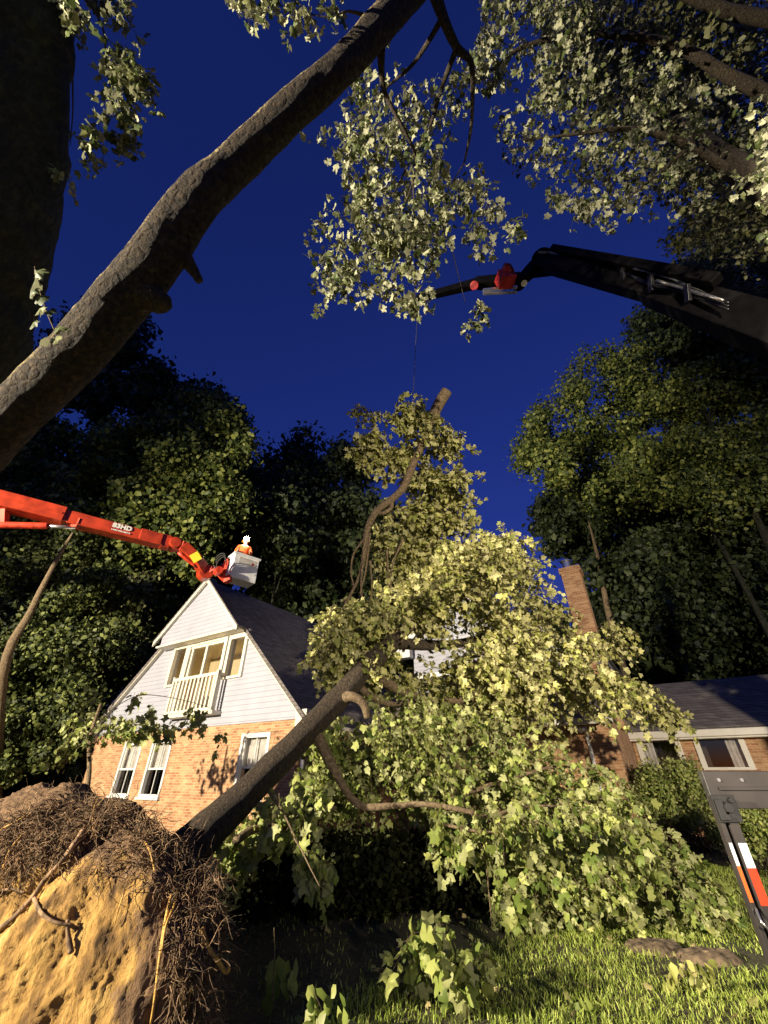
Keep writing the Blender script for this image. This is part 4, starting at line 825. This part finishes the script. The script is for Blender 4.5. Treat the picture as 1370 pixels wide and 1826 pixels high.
b = empty('leafy_branch', C(800, 1790, GD(800, 1790, 0.03))); tag(b, 'bushy broken branch end of big pale leaves on the lawn below the dark hollow', 'branch', 'broken leafy branches on the lawn'); bpy.context.view_layer.update()
limb([(820, 1800, 3.3), (790, 1750, 3.4), (755, 1700, 3.55), (735, 1665, 3.6)], [.014, .012, .008, .005], M['barkT'], b, 'stem', sides=6)
q_ = poly_pts([(705, 1700), (740, 1655), (790, 1650), (840, 1680), (870, 1725), (850, 1745), (790, 1750), (720, 1740)], 26)
r = sprays(CP(q_, rng.uniform(3.25, 3.8, 26)), rng.normal(size=(26, 3)) * .6 + np.array([.2, -.2, .1]), rng.uniform(.12, .26, 26), 7, .125, .5, tipdown=.7)
r[0][:, 2] = np.maximum(r[0][:, 2], .1); leaves('foliage', *r[:4], 'lobed', M['lower'], b); twigs('twigs', r[4], .004, M['barkT'], b)['kind'] = 'stuff'
sprig('leafy_branch', 'small broken leaf bunch lying on the grass at bottom right', [(1020, 1810, .03), (1045, 1790, .05)], [(rng.uniform(1005, 1065), rng.uniform(1780, 1805), 3.25) for _ in range(14)], .08, M['lower'])
sprig('leafy_branch', 'flattened yellowish leaf bunch on grass right of the fallen crown', [(1190, 1750, .04), (1250, 1730, .06)], [(rng.uniform(1180, 1270), rng.uniform(1710, 1760), 3.6) for _ in range(34)], .09, M['crown'])
# leafy sprays hanging in front of the gable
b = empty('sapling', YP(165, 1420, 11.3)); b.location.z = 0; tag(b, 'slender sapling with drooping leafy twigs in front of the gabled house', 'tree'); bpy.context.view_layer.update()
f0 = YP(157, 1440, 11.3); m_ = MB(); m_.tube([Vector((f0.x, f0.y, -.1)), YP(157, 1400, 11.3), YP(160, 1320, 11.3), YP(180, 1255, 11.3)], [.06, .05, .045, .03], 8, 5, .15); m_.build('trunk', M['barkT'], b, smooth=True)
for pth in ([(165, 1300), (205, 1262), (250, 1240), (310, 1245), (375, 1262)], [(165, 1300), (230, 1290), (290, 1300), (340, 1270)], [(160, 1310), (120, 1290), (100, 1300)]):
    m_ = MB(); m_.tube([YP(a, c, 11.3 - i * .1) for i, (a, c) in enumerate(pth)], list(np.linspace(.014, .006, len(pth))), 6, 4); m_.build('branch', M['bark'], b, smooth=True)
def YPp(poly, n, y0, y1): return np.array([YP(a, c, e) for (a, c), e in zip(poly_pts(poly, n), rng.uniform(y0, y1, n))])
O = np.concatenate([YPp([(180, 1270), (260, 1275), (300, 1290), (270, 1310), (200, 1300)], 30, 10.8, 11.6), YPp([(340, 1255), (380, 1265), (370, 1285), (335, 1280)], 8, 10.4, 11), YPp([(265, 1255), (285, 1250), (285, 1300), (265, 1300)], 6, 9, 11.3), YPp([(235, 1230), (255, 1225), (250, 1245)], 3, 9, 11.3),
                    YPp([(298, 1270), (315, 1270), (310, 1310)], 4, 9, 11.3), YPp([(105, 1290), (170, 1260), (165, 1330), (130, 1320)], 12, 10.8, 11.8), YPp([(385, 1300), (400, 1310), (395, 1320)], 2, 10.8, 11)])
r = sprays(O, rng.normal(size=(len(O), 3)) * .4 + np.array([0, 0, -1]), rng.uniform(.2, .42, len(O)), 6, .16, .2)
leaves('crown', *r[:4], 'lobed', M['lower'], b); twigs('twigs', r[4], .004, M['barkT'], b)['kind'] = 'stuff'

# ---------------------------------------------------------------- orange lift
al = empty('aerial_lift', (-19.2, 4.4, 0)); tag(al, 'orange telescopic boom lift reaching in from the left with a pale bucket', 'boom lift'); bpy.context.view_layer.update()
A0 = C(0, 893, 12); A1 = C(290, 966, 14.3); dirb = (A1 - A0).normalized(); AB = A0 - dirb * 9.5
bm_ = MB(); bm_.beam(AB, A0 + dirb * 1.6, .50, .50); bm_.beam(AB + dirb * .4, A0 + dirb * 1.55, .54, .07); boom = bm_.build('boom', M['orange'], al, bevel=.03)
bm_ = MB(); bm_.beam(A0 + dirb * 1.5, A1, .38, .40, .34, .35); bm_.beam(A0 + dirb * 1.7 - Vector((0, 0, .22)), A1 - Vector((0, 0, .20)), .42, .045); bm_.build('boom_extension', M['orange'], al, bevel=.02)
bm_ = MB(); sdv = dirb.cross(Vector((0, 0, 1))).normalized()
bm_.beam(A1 - dirb * .75, A1 - dirb * .05, .42, .43); bm_.beam(A1 - dirb * .05, A1 + dirb * .24, .32, .48); bm_.disc(A1 + dirb * .38 - sdv * .26, sdv, .2, .52); bm_.beam(A1 + dirb * .4, A1 + dirb * .62, .3, .42); bm_.disc(A1 + dirb * .62 - sdv * .2, sdv, .16, .4)
bm_.build('boom_head', M['orange'], al, bevel=.02)
# lift cylinder under the boom
bm_ = MB(); dn = Vector((0, 0, -1)); c0 = C(-60, 935, 11.5); c1 = C(84, 938, 12.4); c2 = C(134, 941, 12.8)
bm_.tube([c0, c1], .10, 14, 1); bm_.beam(C(8, 905, 12), C(6, 940, 11.95), .18, .2, up=(1, 0, 0)); cyl = bm_.build('hydraulic_cylinder', M['orange2'], al, bevel=.01)
bm_ = MB(); bm_.tube([c1, c2], .055, 12, 1); bm_.build('piston_rod', M['chrome'], cyl, smooth=True)
bm_ = MB(); bm_.beam(c2 + Vector((0, 0, -.02)), c2 + Vector((0, 0, .3)), .2, .2, up=(1, 0, 0)); bm_.build('rod_bracket', M['orange'], cyl)
J0 = A1 + dirb * .62; J1 = C(352, 998, 14.6); J2 = C(366, 1022, 14.8); J3 = C(378, 1020, 14.8)
bm_ = MB(); bm_.beam(J0, C(330, 975, 14.5), .26, .34, .26, .36); bm_.beam(C(326, 973, 14.5), J1, .24, .36, .24, .36); bm_.beam(J1, J2, .26, .36, .3, .42); bm_.disc(J2 - sdv * .2, sdv, .27, .4); bm_.beam(J2, C(384, 1013, 14.85), .16, .22)
bm_.build('jib', M['orange'], al, bevel=.02)
bm_ = MB(); bm_.tube([C(318, 985, 14.3), C(336, 1000, 14.4), C(350, 1010, 14.5)], .06, 10, 2); bm_.build('jib_cylinder', M['orange2'], al, smooth=True)
bm_ = MB(); q0 = C(345, 987, 14.5); q1 = C(353, 1000, 14.55); of = -ray(350, 995).normalized() * .25; bm_.beam(q0 + of, q1 + of, .3, .02, up=ray(350, 995)); bm_.build('yellow_decal', M['yellow'], al)
bm_ = MB(); bm_.beam(C(382, 1015, 14.9), C(400, 1033, 14.95), .14, .16); bm_.beam(C(400, 1036, 14.95), C(412, 1030, 14.95), .2, .22); bm_.beam(C(398, 1028, 14.95), C(408, 996, 14.95), .09, .12, up=(1, 0, 0)); bm_.beam(C(390, 1026, 15.05), C(403, 1000, 15.05), .06, .08, up=(1, 0, 0))
bm_.disc(C(387, 1021, 14.8), sdv, .14, .3); bm_.build('bucket_mount', M['orange2'], al, bevel=.01)
bm_ = MB()
for k in range(3): bm_.tube([C(384 + k * 2, 1015, 14.8), C(390 - k * 2, 1000 - k * 3, 14.8), C(400, 993 - k * 3, 14.8), C(404, 1008, 14.8)], .018, 6, 4)
bm_.build('hose', M['rubber'], al, smooth=True)
# bucket
bu = Vector((.74, .67, 0)).normalized(); bn = Vector((-bu.y, bu.x, 0)); bc = C(411, 1028, 15.0)
def bk(a, b_, z): return bc + bu * a + bn * b_ + Vector((0, 0, z))
bm_ = MB(); W_, D_, H_ = 1.0, .66, 1.02; tk = .04
def quadbox(a0, a1, b0, b1, z0, z1, tp=0.0):
    bm_.add([bk(a0 + tp, b0 + tp, z0), bk(a1 - tp, b0 + tp, z0), bk(a1 - tp, b1 - tp, z0), bk(a0 + tp, b1 - tp, z0), bk(a0, b0, z1), bk(a1, b0, z1), bk(a1, b1, z1), bk(a0, b1, z1)], [(0, 3, 2, 1), (4, 5, 6, 7), (0, 1, 5, 4), (1, 2, 6, 5), (2, 3, 7, 6), (3, 0, 4, 7)])
quadbox(0, W_, 0, D_, 0, tk); quadbox(0, W_, 0, tk, tk, H_); quadbox(0, W_, D_ - tk, D_, tk, H_); quadbox(0, tk, tk + .001, D_ - tk - .001, tk, H_); quadbox(W_ - tk, W_, tk + .001, D_ - tk - .001, tk, H_)
bkt = bm_.build('bucket', M['bucket'], al, bevel=.015)
bm_ = MB()
for a0, a1, b0, b1 in ((-.04, W_ + .04, -.04, -.001), (-.04, W_ + .04, D_ + .001, D_ + .04), (-.04, -.001, 0, D_), (W_ + .001, W_ + .04, 0, D_)): quadbox(a0, a1, b0, b1, H_ - .06, H_ + .02)
bm_.build('rim', M['bucket'], bkt)
bm_ = MB(); quadbox(.2, W_ - .1, -.006, -.002, .62, .9); bm_.build('decal_panel', M['curtain'], bkt)
bm_ = MB(); quadbox(.72, .8, -.010, -.007, .68, .78); bm_.build('emblem', M['red'], bkt)
bm_ = MB(); quadbox(.1, .45, D_ + .05, D_ + .3, .5, .72); bm_.build('control_box', M['rubber'], bkt)
# lettering on the boom
def text(body, size, loc, X, Nn, mat, parent, name, ext=.004):
    cu = bpy.data.curves.new(name, 'FONT'); cu.body = body; cu.size = size; cu.extrude = ext; cu.align_x = 'CENTER'; cu.align_y = 'CENTER'; cu.space_character = 1.05; cu.offset = .012
    o = bpy.data.objects.new(name, cu); COL.objects.link(o); cu.materials.append(mat)
    X = X.normalized(); Zv = (Nn - X * Nn.dot(X)).normalized(); Yv = Zv.cross(X); m4 = Matrix((X, Yv, Zv)).transposed().to_4x4(); m4.translation = loc
    bpy.context.view_layer.update(); me = bpy.data.meshes.new_from_object(o.evaluated_get(bpy.context.evaluated_depsgraph_get())); bpy.data.objects.remove(o)
    o = bpy.data.objects.new(name, me); COL.objects.link(o); o.parent = parent; o.matrix_parent_inverse = parent.matrix_world.inverted(); o.matrix_basis = m4; o['kind'] = 'stuff'; return o
tp_ = A1.lerp(A0 + dirb * 1.5, .44); text('83HD', .22, tp_ + sdv * .202 + Vector((0, 0, .06)), dirb, sdv, M['white'], al, 'boom_lettering')
bm_ = MB()
for k in range(11): bm_.beam(tp_ + sdv * .204 + dirb * (-.27 + k * .05) + Vector((0, 0, -.10)), tp_ + sdv * .204 + dirb * (-.27 + k * .05 + (.042 if k % 3 else .026)) + Vector((0, 0, -.10)), .008, .045)
bm_.build('small_lettering', M['white'], al)['kind'] = 'stuff'
# chassis beyond the left edge
bm_ = MB(); bx = AB.x - .3; by = AB.y - .2
bm_.beam(Vector((bx, by, 1.2)), AB + Vector((0, 0, 0)), .5, .6); bm_.box((bx - 1.2, by - .8, .7), (bx + 1.2, by + .8, 1.4)); bm_.build('turret', M['orange'], al, bevel=.03)
for k in (-1, 1):
    bm_ = MB(); bm_.box((bx - 1.6, by + k * .95 - .25, .0), (bx + 1.6, by + k * .95 + .25, .65)); bm_.build('track', M['rubber'], al, bevel=.15)

# ---------------------------------------------------------------- worker in the bucket
pf = bk(.42, .33, tk + .0); pe = empty('person', pf); tag(pe, 'worker in orange jacket and helmet with a bright headlamp standing in the bucket', 'person'); bpy.context.view_layer.update()
fw = (Vector((.4, -.92, 0))).normalized(); rt_ = Vector((-fw.y, fw.x, 0)) * -1
def pp(x, y, z): return pf + rt_ * x + fw * y + Vector((0, 0, z))
def skin_obj(name, verts, edges, rads, mat, parent, lvl=2, root=0):
    me = bpy.data.meshes.new(name); me.from_pydata([tuple(v) for v in verts], edges, []); o = link(name, me, mat, parent)
    m1 = o.modifiers.new('skin', 'SKIN'); m1.use_smooth_shade = True; m2 = o.modifiers.new('sub', 'SUBSURF'); m2.levels = lvl; m2.render_levels = lvl
    for i, r_ in enumerate(rads): me.skin_vertices[0].data[i].radius = (r_ if hasattr(r_, '__len__') else (r_, r_))
    me.skin_vertices[0].data[root].use_root = True; return o
V = [pp(0, 0, .98), pp(0, .01, 1.15), pp(0, .03, 1.35), pp(0, .02, 1.48), pp(0, .04, 1.56), pp(0, .05, 1.64), pp(0, .05, 1.74),
     pp(-.1, 0, .92), pp(-.11, .03, .5), pp(-.11, 0, .1), pp(-.11, .12, .05), pp(.1, 0, .92), pp(.11, .03, .5), pp(.11, 0, .1), pp(.11, .12, .05),
     pp(-.2, .02, 1.45), pp(-.29, .08, 1.2), pp(-.22, .3, 1.12), pp(.2, .02, 1.45), pp(.30, .06, 1.2), pp(.24, .3, 1.13), pp(-.21, .37, 1.12), pp(.23, .37, 1.13)]
E_ = [(0, 1), (1, 2), (2, 3), (3, 4), (4, 5), (5, 6), (0, 7), (7, 8), (8, 9), (9, 10), (0, 11), (11, 12), (12, 13), (13, 14), (3, 15), (15, 16), (16, 17), (17, 21), (3, 18), (18, 19), (19, 20), (20, 22)]
rd = [(.16, .12), (.15, .11), (.18, .12), (.14, .1), .06, .085, .09, .1, .07, .05, .04, .1, .07, .05, .04, .07, .05, .035, .07, .05, .035, .035, .035]
skin_obj('body', V, E_, rd, M['skin'], pe)
for sx, hx in ((-1, -.21), (1, .23)):
    hv = [pp(hx, .37, 1.12)]; he = []; hr = [.03]
    for k in range(4):
        b0 = len(hv); x = hx + (k - 1.5) * .021; ln = (.075, .085, .08, .065)[k]; hv += [pp(x, .41, 1.125), pp(x, .41 + ln * .5, 1.12), pp(x, .41 + ln * .8, 1.095)]; hr += [.012, .010, .008]; he += [(0, b0), (b0, b0 + 1), (b0 + 1, b0 + 2)]
    b0 = len(hv); hv += [pp(hx - sx * .035, .385, 1.11), pp(hx - sx * .055, .41, 1.10)]; hr += [.012, .009]; he += [(0, b0), (b0, b0 + 1)]
    skin_obj('hand', hv, he, hr, M['skin'], pe, 1)
skin_obj('jacket', [V[0], V[1], V[2], V[3], V[15], V[16], V[17], V[18], V[19], V[20]], [(0, 1), (1, 2), (2, 3), (3, 4), (4, 5), (5, 6), (3, 7), (7, 8), (8, 9)], [(.19, .15), (.18, .14), (.21, .15), (.16, .12), .09, .07, .05, .09, .07, .05], M['vest'], pe)
skin_obj('trousers', [V[0], V[7], V[8], V[9], V[11], V[12], V[13]], [(0, 1), (1, 2), (2, 3), (0, 4), (4, 5), (5, 6)], [(.18, .14), .115, .085, .07, .115, .085, .07], M['trousers'], pe)
bm_ = MB(); hc = pp(0, .05, 1.70)
for i in range(7):
    for j in range(20):
        a = i / 6 * math.pi / 2; b_ = j / 20 * 2 * math.pi; bm_.v.append(tuple(hc + rt_ * (.125 * math.cos(a) * math.cos(b_)) + fw * (.145 * math.cos(a) * math.sin(b_)) + Vector((0, 0, .145 * math.sin(a)))))
for i in range(6):
    for j in range(20): bm_.f.append((i * 20 + j, i * 20 + (j + 1) % 20, (i + 1) * 20 + (j + 1) % 20, (i + 1) * 20 + j))
bm_.disc(hc + Vector((0, 0, -.01)), (0, 0, 1), .155, .015, 24); hel = bm_.build('helmet', M['helmet'], pe, smooth=True)
bm_ = MB(); bm_.disc(hc + fw * .13 + Vector((0, 0, .06)), fw + Vector((0, 0, -.45)), .045, .05, 14); hl = bm_.build('headlamp', M['rubber'], hel)
bm_ = MB(); ax = (fw + Vector((0, 0, -.45))).normalized(); lp = hc + fw * .13 + Vector((0, 0, .06)) + ax * .051; bm_.disc(lp, ax, .10, .02, 16); bm_.build('lamp_lens', M['lampglow'], hel)
for x in (-.033, .033):
    bm_ = MB(); bm_.disc(pp(x, .125, 1.675), fw, .011, .012, 8); bm_.build('eye', M['dark'], pe)
bm_ = MB(); bm_.tube([pp(0, .13, 1.67), pp(0, .155, 1.64), pp(0, .135, 1.63)], [.008, .014, .01], 6, 2); bm_.build('nose', M['skin'], pe)
hlp = bpy.data.lights.new('headlamp_light', 'POINT'); ho = bpy.data.objects.new('headlamp_light', hlp); COL.objects.link(ho); hlp.energy = 12; hlp.shadow_soft_size = .05; ho.location = lp + ax * .12; ho.parent = pe; ho.matrix_parent_inverse = pe.matrix_world.inverted()

# ---------------------------------------------------------------- black crane
cr = empty('knuckle_crane', (14.5, .2, 0)); tag(cr, 'black articulated crane arm with red grapple head crossing the sky at right', 'crane'); bpy.context.view_layer.update()
K0 = C(1480, 610, 8.4); K1 = C(1370, 560, 9.2); K2 = C(1160, 515, 12.5); K3 = C(960, 466, 16.5)
bm_ = MB(); bm_.beam(K0 + (K0 - K1) * 1.2, K2, 1.0, 1.0, .6, .78); bm_.beam(K2 - (K2 - K1) * .1, K3, .5, .68, .42, .6); mainb = bm_.build('main_boom', M['black'], cr, bevel=.05)
bm_ = MB(); upv = Vector((0, -.5476, .837))
bm_.beam(C(1280, 535, 10.4) + upv * .5, C(985, 452, 16.0) + upv * .2, .3, .3, .25, .25); bm_.build('boom_cylinder', M['black'], mainb, bevel=.03)
bm_ = MB(); bm_.tube([C(1130, 478, 12.5), C(1200, 497, 11.5), C(1290, 540, 10.2)], .035, 8, 2); bm_.build('steel_pipe', M['steel'], mainb, smooth=True)
for o1, o2 in ((0, 0), (6, -3), (12, -5)):
    bm_ = MB(); bm_.tube([C(975 + o1, 450 + o1, 15.9), C(1030, 470 + o2, 15.0), C(1090, 476 + o2, 13.6), C(1150, 500 - o2, 12.2), C(1215, 508 + o1, 11.2), C(1300, 540 + o1, 9.9)], .022, 6, 5); bm_.build('hose', M['hose'], mainb, smooth=True)
for px_, py_, d_ in ((1010, 466, 15.4), (1060, 476, 14.2), (1110, 492, 13.0), (1160, 503, 11.9), (1225, 522, 10.9)):
    bm_ = MB(); bm_.beam(C(px_, py_ - 14, d_), C(px_ + 3, py_ + 16, d_), .16, .1, up=(1, 0, 0)); bm_.build('clamp', M['hose'], mainb, bevel=.01)
bm_ = MB(); bm_.tube([C(1170, 500, 11.6), C(1210, 512, 11.2), C(1290, 536, 10)], .045, 8, 2); bm_.build('steel_pipe', M['steel'], mainb, smooth=True); bm_ = MB(); bm_.tube([C(960, 450, 16), C(990, 452, 15.8), C(1016, 467, 15.2)], .05, 8, 3); bm_.build('steel_pipe', M['steel'], mainb, smooth=True)
bm_ = MB(); bm_.beam(C(985, 470, 16.5), C(945, 482, 16.7), .6, .85, .4, .6); bm_.beam(C(952, 478, 16.7), C(922, 508, 16.9), .4, .55, .3, .4); bm_.disc(C(968, 462, 16.4), ray(900, 500), .42, .5); bm_.disc(C(925, 505, 16.7), ray(900, 500), .3, .4); bm_.build('knuckle', M['black'], cr, bevel=.04)
bm_ = MB(); bm_.beam(C(930, 500, 16.9), C(850, 505, 16.6), .45, .62, .35, .5); bm_.beam(C(860, 503, 16.6), C(745, 532, 16.2), .3, .42, .22, .3); jb = bm_.build('jib', M['black'], cr, bevel=.04)
bm_ = MB(); bm_.beam(C(922, 512, 16.4), C(862, 518, 16.2), .12, .1); bm_.beam(C(922, 521, 16.4), C(862, 524, 16.2), .08, .07); bm_.disc(C(935, 505, 16.3), ray(900, 500), .12, .1); bm_.build('jib_rod', M['chrome'], jb)
bm_ = MB(); a = C(889, 498, 16.0); b_ = C(915, 498, 16.1); bm_.beam(a, b_, .5, .55, .5, .45); bm_.tube([C(895, 500, 16), C(903, 474, 16), C(912, 485, 16), C(915, 500, 16)], [.11, .13, .13, .10], 12, 3); bm_.build('winch', M['red'], jb, bevel=.03); bm_ = MB(); bm_.disc(C(846, 509, 16.1), ray(900, 500), .17, .2); bm_.build('red_cap', M['red'], jb, bevel=.03)
bm_ = MB(); t0 = C(735, 700, 10.8); top = Vector((t0.x, t0.y, C(735, 532, 10.8).z)); jt = C(745, 532, 16.2)
bm_.tube([jt, Vector((jt.x, jt.y, jt.z - .35))], .12, 10, 1); bm_.build('sheave', M['black'], jb)
# the cable hangs plumb from the jib tip
tp2 = C(733, 545, 16.2); ln = []
bm_ = MB(); bm_.tube([Vector((jt.x, jt.y, jt.z - .3)), C(737, 705, 10.8 * 1.0)], .012, 6, 1); bm_.build('cable', M['steel'], cr)
bm_ = MB(); base = K0 + (K0 - K1) * 1.2
bm_.beam(Vector((base.x + .3, base.y, .8)), base, .9, .9); bm_.box((base.x - 1.1, base.y - 1.6, .6), (base.x + 1.6, base.y + 1.6, 1.5)); bm_.build('pedestal', M['black'], cr, bevel=.05)
for sx in (-1, 1):
    for sy in (-1, 1):
        bm_ = MB(); bm_.tube([Vector((base.x + .2 + sx * .9, base.y + sy * 1.2, .5)), Vector((base.x + .2 + sx * 1.25, base.y + sy * 1.2, .5))], .5, 20, 1); bm_.build('wheel', M['rubber'], cr, bevel=.04)

# ---------------------------------------------------------------- sign at the lower right
SX, SY = 2.03, 3.0
sg = empty('road_sign', (SX, SY, hgt(SX, SY))); tag(sg, 'dark sign board seen from behind on a post with white and red reflective strips', 'sign'); bpy.context.view_layer.update()
def zs(py): return YP(1300, py, SY).z
zt, zb = zs(1375), zs(1442); xl = YP(1246, 1376, SY).x
bm_ = MB(); bm_.box((xl, SY - .035, zb), (xl + 1.5, SY + .0, zt)); bd = bm_.build('board', M['signback'], sg, bevel=.004)
bm_ = MB(); bm_.box((xl + .06, SY - .047, (zt + zb) / 2 - .004), (xl + 1.44, SY - .036, (zt + zb) / 2 + .014)); bm_.build('stiffening_rib', M['signback'], bd, bevel=.003)
bm_ = MB(); bm_.box((xl - .005, SY - .038, zb), (xl - .0005, SY + .002, zt)); bm_.build('board_edge', M['steel'], bd)
for px in (1281, 1322):
    bm_ = MB(); c = YP(px, 1391, SY - .036); bm_.disc(c, (0, -1, 0), .010, .008, 12); bm_.build('bolt', M['chrome'], bd)
pw = .10; p0x = YP(1279, 1470, SY - .04).x
bm_ = MB(); bm_.box((p0x, SY - .075, .02), (p0x + .028, SY - .036, zb + .06)); bm_.box((p0x + .045, SY - .085, .02), (p0x + pw, SY - .036, zb + .06)); bm_.box((p0x + .0281, SY - .05, .02), (p0x + .0449, SY - .037, zb + .05)); ps = bm_.build('post', M['signback'], sg, bevel=.003)
bm_ = MB(); bm_.box((p0x - .015, SY - .10, zb - .06), (p0x + pw + .02, SY - .086, zb + .07)); bm_.disc((p0x + .05, SY - .10, zb + .01), (0, -1, 0), .028, .03, 6); bm_.disc((p0x + .03, SY - .10, zb - .035), (0, -1, 0), .016, .02, 6); bm_.disc((p0x + .085, SY - .10, zb + .045), (0, -1, 0), .016, .02, 6)
bm_.box((p0x - .01, SY - .115, zb - .05), (p0x + .03, SY - .1, zb + .05)); bm_.build('bracket', M['rubber'], ps, bevel=.003)
def strip(x0, x1, y0, y1, mat, t, name='reflective_strip'):
    m_ = MB(); m_.box((x0, t - .003, zs(y1)), (x1, t - .0005, zs(y0))); m_.build(name, mat, ps)
strip(p0x + .05, p0x + .096, 1500, 1543, M['reflw'], SY - .085); strip(p0x + .05, p0x + .096, 1543.6, 1608, M['reflr'], SY - .085)
strip(p0x + .004, p0x + .021, 1500, 1540, M['reflw'], SY - .075); strip(p0x + .004, p0x + .021, 1540.6, 1603, M['reflo'], SY - .075)
bm_ = MB(); bm_.tube([(p0x + .02, SY - .08, zs(1612)), (p0x + .0, SY - .12, zs(1635)), (p0x + .05, SY - .11, zs(1652))], .006, 6, 4); bm_.build('hook', M['chrome'], ps, smooth=True)
bm_ = MB()
for a, b_ in ((-.7, 0), (.7, 0), (0, -.7), (0, .7)): bm_.beam((p0x + .05, SY - .06, .12), (p0x + .05 + a, SY - .06 + b_, .03), .04, .03)
bm_.build('foot', M['steel'], sg)
# flat stepping stone at the lawn edge
def stone(px, py, sx, sy, label):
    r = ray(px, py); c = EYE + r * (-1.55 / r.z); m_ = MB(); n = 22
    for k, (f, z) in enumerate(((1.1, -.10), (1, -.01), (.8, .035), (.4, .05))):
        for i in range(n):
            a = 2 * math.pi * i / n; q = f * (1 + .18 * noise.noise(Vector((math.cos(a) * 1.5, math.sin(a) * 1.5, px)))); m_.v.append((c.x + sx * q * math.cos(a), c.y + sy * q * math.sin(a), z + .035 * noise.noise(Vector((a * 3, f * 9, 0)))))
    for k in range(3):
        for i in range(n): m_.f.append((k * n + i, k * n + (i + 1) % n, (k + 1) * n + (i + 1) % n, (k + 1) * n + i))
    m_.f.append(tuple(3 * n + i for i in range(n))); o = m_.build('garden_stone', stm, None); tag(o, label, 'stone', 'brown stones edging the lawn')
stm = paint('brown_stone', (.12, .085, .05), .95, .4, 14, bump=.8)
stone(1165, 1678, .33, .22, 'flat brown stone touching the tip of the fallen crown'); stone(1260, 1695, .34, .2, 'flat brown stone nearer the sign post than its twin')
